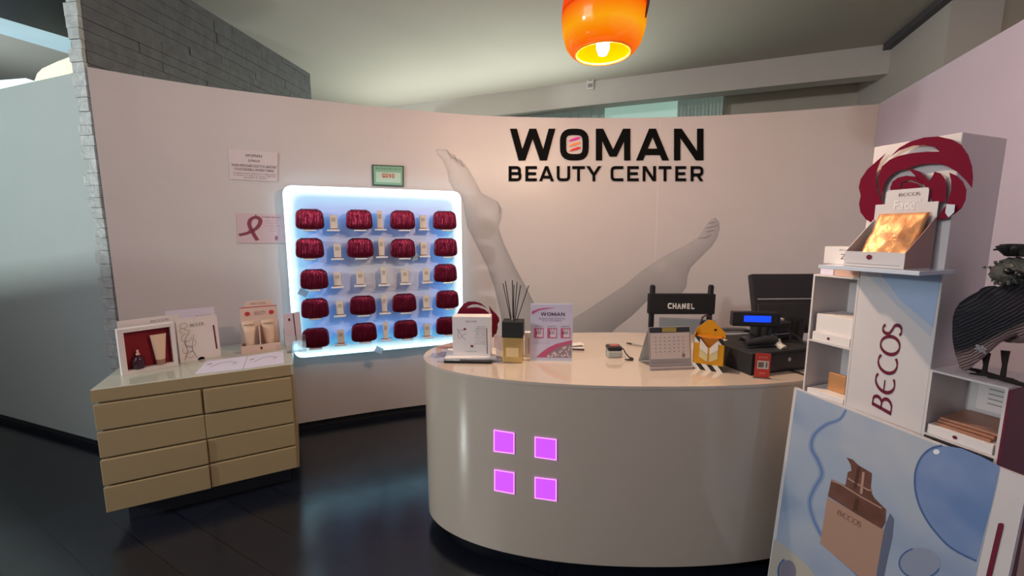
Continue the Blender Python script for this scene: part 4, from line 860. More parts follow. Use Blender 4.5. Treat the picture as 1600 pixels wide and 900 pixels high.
# barcode scanner
q = RM @ Vector((.075, .05, .098)); t = thing('barcode_scanner', 'black handheld scanner with pale round nose lying on the cash drawer', 'scanner', q, ra)
m = MB(); m.tube([(-.03, .03, .02), (.03, .03, .025), (.09, .025, .03), (.125, .01, .03)], [.012, .018, .022, .02], 12); m.obj('scanner_body', M_blackm, t, smooth=True)
m = MB(); m.tube([(.125, -.005, .012), (.125, -.03, -.0)], [.014, .018], 16); m.tube([(.125, .01, .03), (.125, -.005, .012)], [.018, .014], 12); m.obj('scanner_nose', mat('nose_grey', (.45, .42, .36), .35), t, smooth=True)
m = MB(); m.tube([(.15, .05, .02), (.2, .08, .05), (.24, .06, .06), (.27, .02, .03), (.28, -.0, .004)], .004, 8); m.obj('scanner_cable', M_black, t)
t = thing('receipt_printer', 'black receipt printer with pale paper slip behind the scanner', 'printer', RM @ Vector((.31, .20, .098)), ra); MB().box(-.05, .08, -.06, .07, 0, .09, .012, 3).obj('printer_case', M_blackm, t)
MB().box(-.03, .06, -.03, .02, .09, .1).obj('paper_slip', M_card, t); m = MB(); m.box(-.05, .08, -.062, -.06, .03, .034); m.obj('seam', M_grey, t)
t = thing('papers', 'white slip of paper lying on the cash drawer beside the keyboard', 'paper', RM @ Vector((.01, .2, .0982)), .5); MB().box(0, .07, 0, .05, 0, .002).obj('slip', M_card, t)
# red card holder
t = thing('red_card_stand', 'small red card in a clear stand leaning before the cash drawer', 'card stand', (1.036, 1.688, DZ), -.22)
mp = face_map(.058, .105, lean=.0, z0=.004); MB().box(-.004, .064, -.006, .012, 0, .004).obj('clear_base', M_acr, t)
m = MB(); m.plate([(0, 0), (1, 0), (1, 1), (0, 1)], mp, -.003, 0); m.obj('red_card', mat('red_card', (.5, .045, .03), .4), t)
m = MB(); m.plate([(.14, .36), (.9, .36), (.9, .70), (.14, .70)], mp, None, .0006); m.obj('white_field', mat('field_white', (.6, .5, .44), .4), t)
m = MB(); m.plate([(.7, .42), (.8, .42), (.8, .64), (.7, .64)], mp, None, .0012); m.plate([(.2, .42), (.56, .42), (.56, .64), (.2, .64)], mp, None, .0012); m.obj('dark_print', mat('brown_ink', (.16, .12, .09), .5), t)
m = MB(); add_text(m, 'WOMAN', mp, rect(.2, .80, .8, .88), .0006); add_text(m, 'GRAZIE', mp, rect(.3, .14, .7, .22), .0006); m.obj('pale_text', mat('pale_red', (.75, .3, .22), .5), t)
t = thing('cable', 'thin black cable hanging over the desk edge beside the display stand', 'cable', (1.25, 1.74, DZ)); m = MB(); m.tube([(-.01, .06, .0045), (-.002, .03, .0045), (.012, -.0, .0045), (.02, -.03, .0045)], .004, 8); m.obj('cord', M_black, t)
# ------------------------------------------------------------------ director chair
def ry(x, y, Y): return at_plane(x, y, (0, Y, 0), Vector((0, -1, 0)))
CY = 2.95; pl = ry(1020, 445, CY); pr_ = ry(1111, 449, CY); cxm = (pl.x+pr_.x)/2; hw = (pr_.x-pl.x)/2
t = thing('director_chair', 'black folding chair with CHANEL on its canvas back behind the desk', 'chair', (cxm, CY, 0))
zt = pl.z
for s in (-1, 1):
    MB().tube([(s*hw, 0, .42), (s*hw, .0, zt-.01), (s*hw, 0, zt)], [.02, .02, .012], 12).obj('back_post', M_black, t)
    m = MB(); m.tube([(s*hw, -.42, .0), (-s*hw, -.42, .43)], .014, 8); m.obj('front_cross_leg', M_black, t)
    m = MB(); m.tube([(s*hw, .02, .0), (-s*hw, .02, .43)], .014, 8); m.obj('rear_cross_leg', M_black, t)
    MB().box(s*hw-.025, s*hw+.025, -.45, .03, .64, .66, .005).obj('armrest', M_black, t)
    MB().tube([(s*hw, -.42, .42), (s*hw, -.42, .64)], .014, 8).obj('arm_post', M_black, t)
    MB().box(s*hw-.012, s*hw+.012, -.45, .03, .42, .45, .004).obj('seat_rail', M_black, t)
MB().box(-hw, hw, -.43, .01, .44, .446).obj('seat', mat('black_canvas', (.01, .01, .012), .85, bump=.2, bscale=200), t)
zc1 = ry(1065, 459, CY).z; zc0 = ry(1065, 490, CY).z
MB().box(-hw-.026, hw+.026, -.027, .026, zc0, zc1, .003).obj('backrest', mat('black_canvas', 0), t)
cm_ = px_plane((0, CY-.027, 1), (0, -1, 0), t); m = MB(); xx = 1043
for c_, a, b_ in (('C', 1043.5, 1049.5), ('H', 1051, 1057), ('A', 1057.7, 1064.7), ('N', 1065.5, 1071.5), ('E', 1073.3, 1078), ('L', 1080, 1085)): draw_glyph(m, c_, .85, .24, cm_, [(a, 473.5+(a-1043)*.02), (b_, 473.5+(a-1043)*.02), (b_, 482.3+(a-1043)*.02), (a, 482.3+(a-1043)*.02)], None, .001)
m.obj('lettering', mat('white_print', (.8, .78, .75), .5), t)
t = thing('tote_bag', 'grey bag on the seat of the black folding chair', 'bag', (cxm, CY-.12, .4465)); m = MB()
m.hexa([(-.17, -.05, 0), (.17, -.05, 0), (.17, .05, 0), (-.17, .05, 0)], [(-.19, -.02, .47), (.19, -.02, .45), (.19, .02, .45), (-.19, .02, .47)]); m.obj('bag_body', mat('grey_fabric', (.22, .25, .28), .7, var=.15), t)
m = MB(); m.tube([(.08, -.03, .43), (.09, -.035, .48), (.12, -.035, .50), (.15, -.035, .48), (.16, -.03, .43)], .006, 8); m.obj('bag_handle', mat('plum_handle', (.06, .02, .05), .5), t)
# ------------------------------------------------------------------ product display stand
sx = Vector((.33, -.944)).normalized(); se = Vector((.944, .33)).normalized(); SO = Vector((1.128, 1.525)); sa = math.atan2(sx.y, sx.x)
st = thing('product_display_stand', 'tall white product stand with BECOS column, side shelves and blue printed front', 'display stand', (SO.x, SO.y, 0), sa)
def SL(x, y, z): p = SO + sx*x + se*y; return Vector((p.x, p.y, z))
M_sw = mat('stand_white', (.66, .62, .62), .35, var=.02); M_sbr = mat('stand_grey_white', (.52, .46, .44), .4, var=.03)
X1, X2, X3 = .153, .365, .525; DPT = .225
MB().box(X1, X2, 0, DPT, .1, 1.78, .002).obj('column', M_sw, st)
def cubby(x0, x1, z0, z1, shelves, name, mm_):
    m = MB(); w = .006; m.box(x0, x0+w, 0, DPT-.02, z0, z1); m.box(x1-w, x1, 0, DPT-.02, z0, z1); m.box(x0+w, x1-w, DPT-.028, DPT-.02, z0, z1); m.box(x0+w, x1-w, 0, DPT-.028, z0, z0+w); m.box(x0+w, x1-w, 0, DPT-.028, z1-w, z1); c = m.obj(name, mm_, st)
    for z in shelves: MB().box(x0+w, x1-w, 0, DPT-.028, z-w, z).obj('shelf', mm_, c)
    return c
cubby(0, X1, .86, 1.352, [1.105], 'left_shelf_box', M_sw)
cubby(X2, X3, .86, 1.10, [.905], 'right_shelf_box', M_sw)
MB().box(X3, X3+.004, 0, DPT-.02, .1, 1.094).obj('burgundy_side', mat('burgundy_panel', (.16, .012, .03), .4), st)
MB().box(0.0, X1-.001, 0.0, DPT-.02, .0, .86).obj('lower_cabinet', M_sw, st); MB().box(X2+.001, X3, 0.0, DPT-.02, .0, .86).obj('lower_cabinet', M_sw, st); MB().box(X1, X2, 0.01, DPT-.03, .0, .1).obj('base', M_sw, st)
# printed front panel
PA = (-.031, -.002, .90); PBp = (.600, -.052, .90); QA = (-.031, -.062, .0); QB = (.600, -.112, .0)
nrm = (Vector(PBp)-Vector(PA)).cross(Vector(QA)-Vector(PA)).normalized()
if nrm.y > 0: nrm = -nrm
m = MB(); m.hexa([QA, QB, tuple(Vector(QB)-nrm*.012), tuple(Vector(QA)-nrm*.012)], [PA, PBp, tuple(Vector(PBp)-nrm*.012), tuple(Vector(PA)-nrm*.012)]); fp = m.obj('front_panel', mat('front_panel_white', (.60, .58, .60), .35), st)
Rz = Matrix.Rotation(sa, 3, 'Z'); pw = Rz @ Vector(PA) + Vector((SO.x, SO.y, 0)); nw = Rz @ nrm
fpm = px_plane(pw, nw, st)
def dec(poly, name, m_, off, mpx=fpm, parent=None):
    mb = MB(); mb.plate(poly, mpx, None, off); return mb.obj(name, m_, parent or st)
# soft watery print: procedural
mpr = bpy.data.materials.new('watery_print'); mpr.use_nodes = True; nt = mpr.node_tree; b = nt.nodes['Principled BSDF']; b.inputs['Roughness'].default_value = .3
tcs = nt.nodes.new('ShaderNodeTexCoord'); n1 = nt.nodes.new('ShaderNodeTexNoise'); n1.inputs['Scale'].default_value = 3.2; n1.inputs['Detail'].default_value = 2; n1.inputs['Distortion'].default_value = .6; nt.links.new(tcs.outputs['Object'], n1.inputs['Vector'])
cr = nt.nodes.new('ShaderNodeValToRGB'); e = cr.color_ramp.elements; e[0].position = .3; e[0].color = (.23, .31, .46, 1); e[1].position = .7; e[1].color = (.42, .46, .52, 1); a = e.new(.5); a.color = (.33, .40, .52, 1)
nt.links.new(n1.outputs['Fac'], cr.inputs['Fac']); nt.links.new(cr.outputs['Color'], b.inputs['Base Color'])
dec([(1245, 609), (1562, 733), (1557, 760), (1526, 893), (1510, 960), (1195, 960), (1213, 840)], 'watery_print', mpr, .0006)
M_bw = mat('blue_wave', (.12, .20, .42), .3, var=.1); M_bw2 = mat('blue_wave_soft', (.24, .32, .48), .3)
W_ = [(1322, 640), (1312, 655), (1290, 664), (1272, 680), (1268, 700), (1279, 722), (1284, 742), (1272, 764), (1265, 785), (1270, 808), (1281, 832), (1300, 860), (1330, 890), (1350, 910)]
Ws = catmull(W_, 5); m = MB(); n_ = len(Ws); m.ribbon([tuple(p) for p in Ws], [3 + 7*max(0, math.sin(PI*min(1, i/n_*1.1)))**.5 for i in range(n_)], fpm, None, .0008); m.obj('wave_shadow', M_bw2, st)
m = MB(); m.ribbon([tuple(p) for p in Ws], [1.5 + 2.2*max(0, math.sin(PI*min(1, i/n_*1.1)))**.5 for i in range(n_)], fpm, None, .0011); m.obj('wave_line', M_bw, st)
zs = lambda L_: [(1200 + x/2.647, 560 + y/2.647) for x, y in L_]
M_dr = bpy.data.materials.new('water_drop_print'); M_dr.use_nodes = True; nt = M_dr.node_tree; b = nt.nodes['Principled BSDF']; b.inputs['Roughness'].default_value = .25
tcs = nt.nodes.new('ShaderNodeTexCoord'); n1 = nt.nodes.new('ShaderNodeTexNoise'); n1.inputs['Scale'].default_value = 6; nt.links.new(tcs.outputs['Object'], n1.inputs['Vector']); cr = nt.nodes.new('ShaderNodeValToRGB'); e = cr.color_ramp.elements; e[0].position = .3; e[0].color = (.13, .22, .44, 1); e[1].position = .7; e[1].color = (.24, .32, .52, 1); nt.links.new(n1.outputs['Fac'], cr.inputs['Fac']); nt.links.new(cr.outputs['Color'], b.inputs['Base Color'])
drop = zs([(958, 445), (880, 405), (800, 372), (720, 360), (670, 375), (630, 415), (608, 480), (612, 560), (640, 640), (690, 715), (760, 785), (820, 825), (862, 838), (872, 800), (925, 600)])
dec(drop, 'water_drop', M_dr, .0011)
m = MB(); m.ribbon([tuple(p) for p in catmull(zs([(720, 360), (670, 375), (630, 415), (608, 480), (612, 560), (640, 640), (690, 715), (760, 785), (862, 838)]), 4)], 3.2, fpm, None, .0014); m.obj('drop_rim', mat('drop_rim', (.07, .13, .30), .3), st)
dec(arc(1463, 706, 5, 4, 0, 340, 12), 'drop_glint', mat('glint', (.75, .8, .85), .2), .0016)
dec(arc(1437, 880, 32, 24, 30, 385, 24), 'small_drop', mat('drop_small', (.25, .29, .40), .3), .0011); m = MB(); m.ribbon(arc(1437, 880, 32, 24, 20, 250, 20), 2.5, fpm, None, .0014); m.obj('small_drop_rim', mat('drop_rim', 0), st)
dec([(1210, 842), (1232, 858), (1262, 884), (1285, 915), (1195, 930)], 'pale_corner', mat('pale_corner_print', (.45, .42, .36), .4), .0011)
m = MB(); m.ribbon(arc(1231, 893, 15, 20, 40, 250, 20), 3, fpm, None, .0016); m.obj('corner_drop_rim', mat('drop_rim', 0), st); dec(arc(1231, 893, 13, 18, 0, 340, 20), 'corner_drop', mat('drop_violet', (.22, .20, .26), .3), .0014)
# printed bottle
M_rg = mat('rose_gold_print', (.14, .065, .05), .3, var=.4, vscale=18); M_bb = mat('bottle_print', (.40, .25, .19), .35, var=.08)
dec(zs([(245, 575), (480, 708), (445, 905), (380, 905), (215, 765)]), 'printed_bottle', M_bb, .0012)
dec(zs([(262, 500), (320, 525), (330, 470), (345, 465), (342, 440), (325, 410), (350, 418), (372, 440), (430, 475), (425, 530), (430, 560), (440, 578), (488, 625), (485, 680), (470, 705), (360, 640), (247, 570)]), 'printed_pump', M_rg, .0014)
m = MB(); m.ribbon(zs([(330, 495), (345, 505), (415, 545), (430, 545)]), 2.2, fpm, None, .0018); m.ribbon(zs([(262, 505), (300, 520), (380, 570), (470, 620)]), 2.0, fpm, None, .0018); m.ribbon(zs([(395, 470), (385, 560)]), 4, fpm, None, .0018); m.obj('pump_edges', mat('pump_edge', (.42, .26, .2), .3), st)
m = MB(); m.ribbon(zs([(370, 580), (360, 630)]), 7, fpm, None, .0018); m.ribbon(zs([(375, 450), (360, 540)]), 5, fpm, None, .0018); m.obj('pump_shade', mat('pump_dark', (.09, .04, .03), .3), st)
m = MB(); becos(m, fpm, zs([(292, 625), (390, 680), (382, 700), (285, 645)]), .0018, .12); m.obj('bottle_lettering', mat('bottle_ink', (.22, .10, .08), .4), st)
m = MB(); m.plate(zs([(480, 712), (488, 680), (505, 640), (522, 665), (515, 740), (495, 830), (480, 905), (447, 905)]), fpm, None, .0009); m.obj('bottle_shadow_print', mat('print_shadow', (.12, .14, .22), .4), st)
dec(zs([(952, 683), (962, 680), (975, 684), (974, 700), (925, 905), (900, 905), (948, 700)]), 'burgundy_bar', M_burgink, .0012)
# column lettering and blue corner
colp = SL(.2, 0, 1.2); cpm = px_plane(colp, (-se.x, -se.y, 0), st)
m = MB(); q0 = Vector((1362, 640)); 
becos(m, cpm, [(1362, 632), (1380, 503), (1411, 506), (1392, 649)], .001, .115); m.obj('brand_lettering', M_burgink, st)
zc = lambda L_: [(1230 + x/2.8135, 400 + y/2.8135) for x, y in L_]
dec(zc([(410, 68), (680, 68), (640, 318), (500, 195), (415, 90)]), 'blue_corner_print', M_blue, .001, cpm); dec(zc([(335, 68), (400, 68), (420, 110), (500, 195), (638, 325), (630, 355), (480, 215), (400, 130)]), 'pale_band_print', mat('pale_band', (.52, .55, .62), .4), .0008, cpm)
# rose
rpm = px_plane(SL(.2, -.022, 1.5), (-se.x, -se.y, 0), st); zr = lambda L_: [(1340 + x/4.615, 180 + y/4.615) for x, y in L_]
M_rose = mat('rose_red', (.15, .004, .022), .18, var=.05, coat=.5)
pieces = [
 [(207, 272), (150, 320), (70, 390), (22, 460), (8, 520), (22, 580), (10, 640), (20, 700), (60, 752), (100, 775), (200, 800), (240, 760), (170, 605), (140, 540), (130, 470), (140, 400), (165, 330)],
 [(230, 305), (300, 235), (380, 190), (480, 160), (580, 153), (680, 175), (750, 215), (800, 290), (826, 370), (833, 450), (826, 527), (780, 470), (720, 410), (650, 370), (580, 350), (500, 350), (420, 362), (345, 388), (280, 405), (225, 445), (195, 490), (180, 540), (178, 605), (150, 520), (150, 440), (175, 370), (230, 322), (300, 292), (400, 272), (500, 263), (590, 262), (550, 228), (480, 215), (400, 220), (300, 255)],
 [(340, 388), (400, 390), (450, 408), (490, 445), (512, 476), (540, 440), (555, 406), (600, 420), (630, 460), (642, 520), (635, 620), (550, 640), (500, 560), (480, 500), (470, 488), (430, 465), (410, 430), (380, 402)],
 [(660, 412), (720, 440), (762, 480), (786, 540), (780, 610), (752, 670), (700, 712), (640, 745), (560, 760), (600, 700), (635, 650), (655, 600), (674, 540), (674, 470)],
 [(235, 522), (250, 480), (290, 450), (350, 436), (420, 443), (462, 470), (480, 505), (440, 492), (400, 472), (350, 470), (312, 490), (305, 530), (300, 600), (240, 600)],
 [(318, 520), (330, 487), (380, 480), (430, 492), (450, 515), (440, 560), (330, 560)],
]
m = MB()
for p in pieces: m.plate(zr(p), rpm, -.008, 0)
m.obj('rose_emblem', M_rose, st)
m = MB()
for (x_, z_) in ((.19, 1.60), (.32, 1.60)): m.tube([(x_, 0.0, z_), (x_, -.016, z_)], .008, 12)
m.obj('emblem_spacers', M_chrome, st)
m = MB(); m.plate(zr([(640, 640), (703, 645), (696, 700), (655, 738), (632, 705)]), px_plane(SL(.3, -.035, 1.5), (-se.x, -se.y, 0), st), -.004, 0); m.obj('acrylic_bracket', mat('bracket_acrylic', (.55, .62, .70), .1), st)
MB().box(.125, .39, -.165, .0, 1.388, 1.40, .001).obj('acrylic_deck', mat('deck_acrylic', (.62, .68, .78), .08, var=.02), st)
# --- things on the stand
SM = Matrix.Translation((SO.x, SO.y, 0)) @ Matrix.Rotation(sa, 4, 'Z')
def on(x, y, z): return SM @ Vector((x, y, z))
t = thing('mask_display_box', 'open white counter box with header card on top of the product stand', 'display box', on(.19, -.148, 1.4002), sa); L = .155; dd = .125
M_mb = mat('mask_box_white', (.62, .60, .62), .4)
m = MB(); m.box(0, L, 0, .002, 0, .047); m.box(0, L, 0, dd, 0, .002); m.obj('front_tray', M_mb, t)
for x_ in (0, L-.002):
    m = MB(); m.hexa([(x_, .002, .002), (x_+.002, .002, .002), (x_+.002, dd, .002), (x_, dd, .002)], [(x_, .002, .047), (x_+.002, .002, .047), (x_+.002, dd, .15), (x_, dd, .15)]); m.obj('sloped_side', mat('side_brown', (.36, .21, .19), .5) if x_ else M_mb, t)
hm = face_map(L, .235, y=dd-.003); m = MB(); m.plate(rnd([(0, 0), (1, 0), (1, .82), (.84, .82), (.84, 1), (.16, 1), (.16, .82), (0, .82)], [0, 0, 0, 0, .05, .05, 0, 0], True), hm, -.003, 0); m.obj('header_card', M_mb, t)
m = MB(); becos(m, hm, rect(.38, .91, .72, .95), .001, .12); m.obj('brand_lettering', M_ink, t); m = MB(); add_text(m, 'Face', hm, rect(.32, .74, .66, .86), .001); add_text(m, 'mask', hm, rect(.55, .82, .76, .87), .001); m.obj('script_lettering', mat('shiny_white', (.85, .83, .82), .3), t)
m = MB(); m.plate([(.05, .2), (.95, .2), (.95, .2), (.95, .21), (.05, .21)][0:2] + [(.95, .22), (.05, .22)], face_map(L, .047), None, .0006); m.obj('front_line', M_ink, t)
m = MB(); m.plate([(.44 + .05*math.cos(j*PI/8), .66 + .16*math.sin(j*PI/8)) for j in range(16)], face_map(L, .047), None, .0006); m.obj('round_logo', M_burgink, t)
t = thing('foil_mask_pouch', 'crinkled gold foil sachet leaning in the box on top of the stand', 'sachet', on(.212, -.138, 1.4025), sa)
m = MB(); n = 16; G = []
for i in range(n+1):
    rw = []
    for j in range(n+1):
        u = i/n; v = j/n; x = u*.122 + .004*noise.noise(Vector((v*4, 1, 0))); z = .008 + v*.152; y = .012 + v*.085 - .012*math.sin(PI*u)*math.sin(PI*v) - .006*noise.noise(Vector((u*7, v*7, 2)))
        rw.append((Vector((x, y, z)), Vector((x, y + .008 + .010*math.sin(PI*u)*math.sin(PI*v), z))))
    G.append(rw)
F = [[m.bm.verts.new(c[0]) for c in r] for r in G]; K = [[m.bm.verts.new(c[1]) for c in r] for r in G]
for i in range(n):
    for j in range(n):
        m.bm.faces.new((F[i][j], F[i+1][j], F[i+1][j+1], F[i][j+1])); m.bm.faces.new((K[i][j], K[i][j+1], K[i+1][j+1], K[i+1][j]))
for i in range(n):
    m.bm.faces.new((F[i][0], K[i][0], K[i+1][0], F[i+1][0])); m.bm.faces.new((F[i][n], F[i+1][n], K[i+1][n], K[i][n])); m.bm.faces.new((F[0][i], F[0][i+1], K[0][i+1], K[0][i])); m.bm.faces.new((F[n][i], K[n][i], K[n][i+1], F[n][i+1]))
m.obj('foil', M_foil, t, smooth='all')
m = MB(); add_text(m, 'Face mask', lambda u, v, o: Vector((u*.122, .012 + v*.085 - .012*math.sin(PI*u)*math.sin(PI*v) - .008, .008 + v*.152)), rect(.3, .5, .75, .66), 0); m.obj('sachet_print', mat('sachet_ink', (.35, .15, .08), .4), t)
def pbox(name, lab, x, y, z, w, d, h, m_, rot=0, logo=True, script=False):
    t = thing(name, lab, 'box', on(x, y, z), sa+rot); MB().box(0, w, 0, d, 0, h, .001).obj('carton', m_, t); mp = face_map(w, h)
    if logo: m = MB(); m.plate([(.45 + .04*math.cos(j*PI/8), .5 + .04*w/h*math.sin(j*PI/8)) for j in range(16)], mp, None, .0006); m.obj('round_logo', M_burgink, t)
    if script: m = MB(); becos(m, mp, rect(.5, .78, .8, .86), .0006, .12); add_text(m, 'Zz', mp, rect(.55, .3, .85, .6), .0006); m.obj('lettering', M_ink, t)
    return t
pbox('white_box', 'white box on the clear deck, left of the gold sachet box', .09, -.09, 1.4002, .095, .08, .058, M_card, 0, False, True)
pbox('tester_box', 'small lilac box on the left shelf unit under the clear deck', .01, .02, 1.3523, .045, .05, .034, M_cardlil, 0, False)
pbox('tester_box', 'small peach box on the left shelf unit under the clear deck', .065, .01, 1.3523, .08, .08, .030, mat('peach_card', (.7, .45, .36), .4), 0, False)
pbox('product_box', 'white box with round burgundy logo on the upper left shelf of the stand', .014, .004, 1.1053, .128, .15, .032, M_card, 0, True)
pbox('product_box', 'larger plain white box stacked on the logo box on the upper left shelf', .018, .012, 1.1375, .122, .14, .068, M_card, 0, False)
pbox('sample_box', 'flat white box with round logo on the lower left shelf of the stand', .014, .004, .8663, .128, .16, .05, M_card, 0, True)
t = thing('sample_sachet', 'small gold sachet on the flat box of the lower left shelf', 'sachet', on(.055, .05, .9168), sa); MB().box(0, .06, 0, .012, 0, .07, .003).obj('foil', M_foil, t)
pbox('mask_tray', 'open white tray with round logo in the right shelf box', .375, .004, .9053, .138, .17, .028, M_card, 0, True)
for i in range(3):
    t = thing('flat_sachet', 'rose gold sachet lying in the right shelf box, %s of three' % ('top', 'middle', 'lowest')[2-i], 'sachet', on(.385+.003*i, .015+.004*i, .9335+i*.0085), sa+.03*i, 'sachets in the right shelf box'); MB().box(0, .118, 0, .15, 0, .008, .002).obj('foil', mat('rose_gold_foil', (.42, .2, .13), .4, metal=.3, var=.15), t)
t, mp, L = card('leaflet', 'white leaflet with printed lines standing at the back of the right shelf box', 'leaflet', on(.40, .185, 0).xy, on(.515, .185, 0).xy, .967, .115, .002, M_card, .0)
m = MB()
for i in range(6): m.plate([(.2, .85-i*.13), (.9-.1*(i % 2), .85-i*.13), (.9-.1*(i % 2), .88-i*.13), (.2, .88-i*.13)], mp, None, .0006)
m.obj('printed_lines', mat('leaflet_ink', (.3, .28, .3), .5), t)
# ------------------------------------------------------------------ bird figurine on the right shelf box
TZ = 1.1002; f1 = at_z(1537, 588, TZ); f2 = at_z(1566, 594, TZ); bc_ = (f1+f2)/2
bird = thing('bird_figurine', 'dark feathered decorative bird on twig legs standing on the right shelf box', 'figurine', (bc_.x, bc_.y, TZ)); bi = root_inv(bird)
bn3 = ray(1560, 500).normalized(); dist = (Vector((bc_.x, bc_.y, TZ)) - CP).length
def bp_(x, y, dd=0): d = ray(x, y); return bi @ (CP + d * ((bc_.y*.94+bc_.x*.34+dd) / (d.y*.94+d.x*.34)))
spine = [(1507, 578, .006), (1510, 566, .020), (1516, 546, .038), (1527, 521, .058), (1543, 500, .080), (1567, 492, .094), (1592, 482, .095), (1612, 462, .078), (1618, 438, .050), (1610, 422, .035), (1604, 410, .012)]
P = [Vector(bp_(x, y)) for x, y, r in spine]; Rr = [r for *_, r in spine]
# subdivide spine
SP = []; SR = []
for i in range(len(P)-1):
    for k in range(4):
        u = k/4; a = P[max(i-1, 0)]; b_ = P[i]; c = P[i+1]; d = P[min(i+2, len(P)-1)]
        SP.append(.5*((2*b_)+(c-a)*u+(2*a-5*b_+4*c-d)*u*u+(-a+3*b_-3*c+d)*u**3)); SR.append((Rr[i]*(1-u)+Rr[i+1]*u)*.87)
SP.append(P[-1]); SR.append(.008)
m = MB(); m.tube(SP, SR, 40); 
for v in m.bm.verts:
    nz_ = noise.noise(Vector((v.co.x*60, v.co.y*60, v.co.z*25))); v.co += Vector((0, 0, 1))*nz_*.003
mbird = bpy.data.materials.new('bird_feathers'); mbird.use_nodes = True; nt = mbird.node_tree; b = nt.nodes['Principled BSDF']; b.inputs['Roughness'].default_value = .7
tcs = nt.nodes.new('ShaderNodeTexCoord'); mpn = nt.nodes.new('ShaderNodeMapping'); mpn.inputs['Rotation'].default_value = (.0, -.9, .5); nt.links.new(tcs.outputs['Object'], mpn.inputs[0])
wv = nt.nodes.new('ShaderNodeTexWave'); wv.inputs['Scale'].default_value = 42; wv.inputs['Distortion'].default_value = 3.5; wv.inputs['Detail'].default_value = 2; nt.links.new(mpn.outputs[0], wv.inputs['Vector'])
cr = nt.nodes.new('ShaderNodeValToRGB'); e = cr.color_ramp.elements; e[0].color = (.006, .006, .009, 1); e[1].color = (.035, .036, .05, 1); e[0].position = .35; nt.links.new(wv.outputs['Fac'], cr.inputs['Fac'])
pb = bp_(1566, 524, -.07); n1 = nt.nodes.new('ShaderNodeVectorMath'); n1.operation = 'DOT_PRODUCT'; n1.inputs[1].default_value = (.75, -.27, -.60); nt.links.new(tcs.outputs['Object'], n1.inputs[0])
mr = nt.nodes.new('ShaderNodeMapRange'); b0 = pb.x*.75 - pb.y*.27 - pb.z*.60; mr.inputs['From Min'].default_value = b0-.004; mr.inputs['From Max'].default_value = b0+.014; nt.links.new(n1.outputs['Value'], mr.inputs['Value'])
mx = nt.nodes.new('ShaderNodeMix'); mx.data_type = 'RGBA'; mx.inputs[7].default_value = (.30, .20, .19, 1); nt.links.new(cr.outputs['Color'], mx.inputs[6]); nt.links.new(mr.outputs['Result'], mx.inputs[0]); nt.links.new(mx.outputs[2], b.inputs['Base Color'])
bp = nt.nodes.new('ShaderNodeBump'); bp.inputs['Strength'].default_value = .8; bp.inputs['Distance'].default_value = .006; nt.links.new(wv.outputs['Fac'], bp.inputs['Height']); nt.links.new(bp.outputs['Normal'], b.inputs['Normal'])
m.obj('body', mbird, bird, smooth='all')
M_fl = mat('grey_green_down', (.15, .145, .12), .95, var=.6, vscale=30, bump=.8, bscale=90)
m = MB(); hd = Vector(bp_(1580, 425, -.01)); hp = [hd + Vector((-.040 + .105*i/20, 0, -.004 + .006*math.sin(i/20*PI))) for i in range(21)]; m.tube(hp, [max(.006, .036*math.sin(PI*(i+1.2)/22.4)**.55) for i in range(21)], 36)
for v in m.bm.verts: v.co += Vector(noise.noise_vector(v.co*70))*.005 + Vector(noise.noise_vector(v.co*190))*.004
for i in range(120):
    rr = random.Random(i+200); a = rr.uniform(0, 2*PI); x_ = rr.uniform(-.036, .05); d_ = Vector((rr.uniform(-.3, .3), math.cos(a), math.sin(a))).normalized(); p0 = hd + Vector((x_, 0, 0)) + d_*.028; m.tube([p0, p0 + d_*.006 + Vector((-.002, 0, -.003))], [.0045, .0015], 5)
m.obj('head', M_fl, bird, smooth='all')
hd2 = Vector(bp_(1590, 388, -.02)); m = MB()
for i in range(26):
    a = i/26*2*PI; rr = random.Random(i); p0 = hd2 + Vector((rr.uniform(-.015, .03), rr.uniform(-.02, .02), -.02)); p1 = p0 + Vector((math.cos(a)*.045, math.sin(a)*.02, .012 + rr.uniform(0, .018))); m.tube([p0, (p0+p1)/2 + Vector((0, 0, .012)), p1], [.004, .008, .002], 6)
m.obj('crest', mat('crest_dark', (.03, .028, .025), .9), bird, smooth='all')
M_eye = mat('eye_black', (.01, .01, .01), .2)
e_ = Vector(bp_(1576, 424, -.062)); bmq = MB(); bmq.lathe([(.001, -.009), (.008, -.005), (.010, 0), (.008, .005), (.001, .009)], c=e_, n=16); bmq.obj('eye', M_eye, bird, smooth='all')
e_ = Vector(bp_(1592, 431, -.065)); bmq = MB(); bmq.tube([e_ + Vector((-.012, 0, .006)), e_ + Vector((0, -.012, 0)), e_ + Vector((.012, -.022, -.012))], [.011, .008, .002], 10); bmq.obj('beak', M_eye, bird, smooth='all')
e_ = Vector(bp_(1532, 546, -.07)); m = MB(); 
for i in range(10): rr = random.Random(i+50); m.tube([e_, e_ + Vector((rr.uniform(-.02, .012), -.004, rr.uniform(-.012, .014)))], [.006, .002], 6)
m.obj('white_tuft', mat('tuft_pale', (.42, .42, .42), .9), bird)
M_tw = mat('dark_twig', (.02, .012, .010), .8, var=.3, vscale=40)
for f, top in ((f1, (1541, 552)), (f2, (1571, 548))):
    fl_ = bi @ f; tp = Vector(bp_(*top)); m = MB(); m.tube([fl_ + Vector((0, 0, .006)), (fl_+tp)/2 + Vector((.002, 0, 0)), tp], [.006, .005, .009], 10); m.obj('leg', M_tw, bird)
    m = MB()
    for a in (-.6, 0, .6, PI): m.tube([fl_ + Vector((0, 0, .006)), fl_ + Vector((.030*math.sin(a+2.2), .030*math.cos(a+2.2)*.8, .003))], [.005, .002], 8)
    m.obj('foot', M_tw, bird)
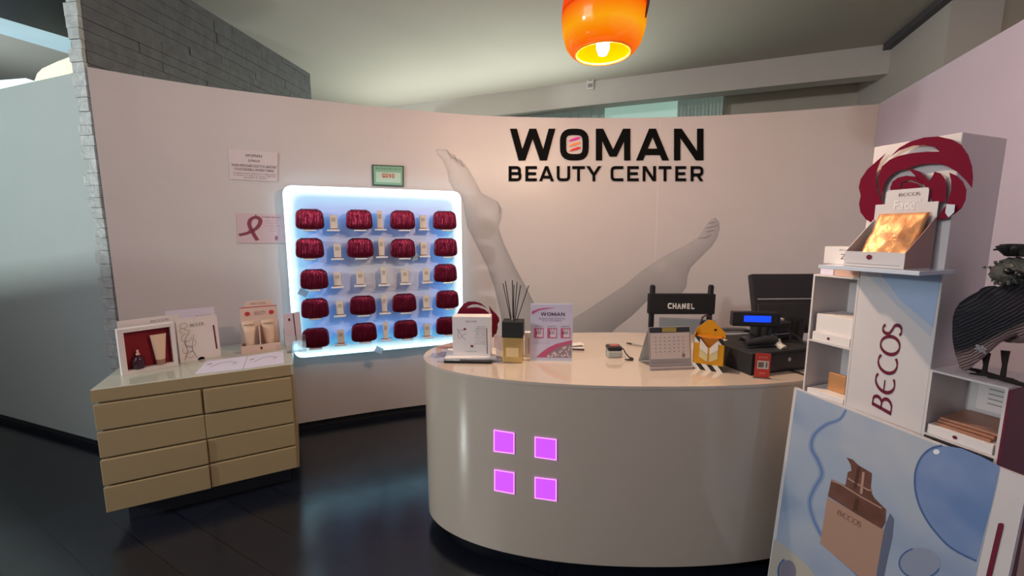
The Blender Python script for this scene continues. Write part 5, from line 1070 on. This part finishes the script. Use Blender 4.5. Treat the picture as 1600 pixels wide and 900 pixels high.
m = MB(); a = bi @ at_z(1500, 573, TZ+.006); b_ = bi @ at_z(1620, 607, TZ+.006); v = b_-a; m.tube([a, a+v*.3+Vector((0, .004, .003)), a+v*.6+Vector((0, -.004, 0)), b_], [.003, .006, .007, .005], 8); m.tube([a+v*.25, a+v*.5+Vector((0, -.02, .0)), a+v*.8+Vector((0, -.026, .0))], [.004, .005, .003], 8); m.obj('perch_twig', M_tw, bird)
# ------------------------------------------------------------------ light
w = bpy.data.worlds.new('world'); S.world = w; w.use_nodes = True; bg = w.node_tree.nodes['Background']; bg.inputs['Color'].default_value = (.78, .86, .92, 1); bg.inputs['Strength'].default_value = .095
def area(name, loc, tgt, sx_, sy_, col, pw_):
    l = bpy.data.lights.new(name, 'AREA'); l.shape = 'RECTANGLE'; l.size = sx_; l.size_y = sy_; l.color = col; l.energy = pw_
    o = bpy.data.objects.new(name, l); COL.objects.link(o); o.location = loc; o.rotation_euler = (Vector(tgt)-Vector(loc)).to_track_quat('-Z', 'Y').to_euler(); return o
def point(name, loc, col, pw_, r=.03):
    l = bpy.data.lights.new(name, 'POINT'); l.color = col; l.energy = pw_; l.shadow_soft_size = r; o = bpy.data.objects.new(name, l); COL.objects.link(o); o.location = loc; return o
point('pendant_bulb_light', (LX, LY, LZ-.02), (1, .73, .51), 64, .03)
point('ceiling_warm_fill', (LX, LY, LZ+.62), (1, .62, .46), 26, .1)  # added point lamp above the shade to warm the ceiling
area('shop_window_light', (-4.0, -2.2, 2.2), (-.5, 2.8, 1.0), 2.0, 1.6, (.84, .97, 1), 13)
area('left_wall_fill', (-5.6, -1.0, 2.6), (-3.6, 2.9, 1.5), .3, .3, (.90, 1, .97), 135)  # added unseen lamp, placed to light the left wall and miss the chest
area('pink_fill', (-2.8, -.6, 2.9), (1.6, 1.6, 1.0), 1.6, 1.2, (1, .84, .96), 29)  # added unseen fill, brightens the right partition and the stand
area('back_window_light', (-.5, 5.9, 2.4), (-1.2, 4.4, 3.5), 4, .8, (.93, 1, .88), 50)
area('side_room_light', (-5.6, 4.0, 2.4), (-4.9, 4.6, 3.5), 1.5, 1.0, (.8, .95, 1), 14)
struct(MB().box(-7.5, -3.6, .95, 1.05, 0, 1.86).obj('wall_blocker', M_white))  # added unseen wall, cuts the lamp so the lower left wall falls dark
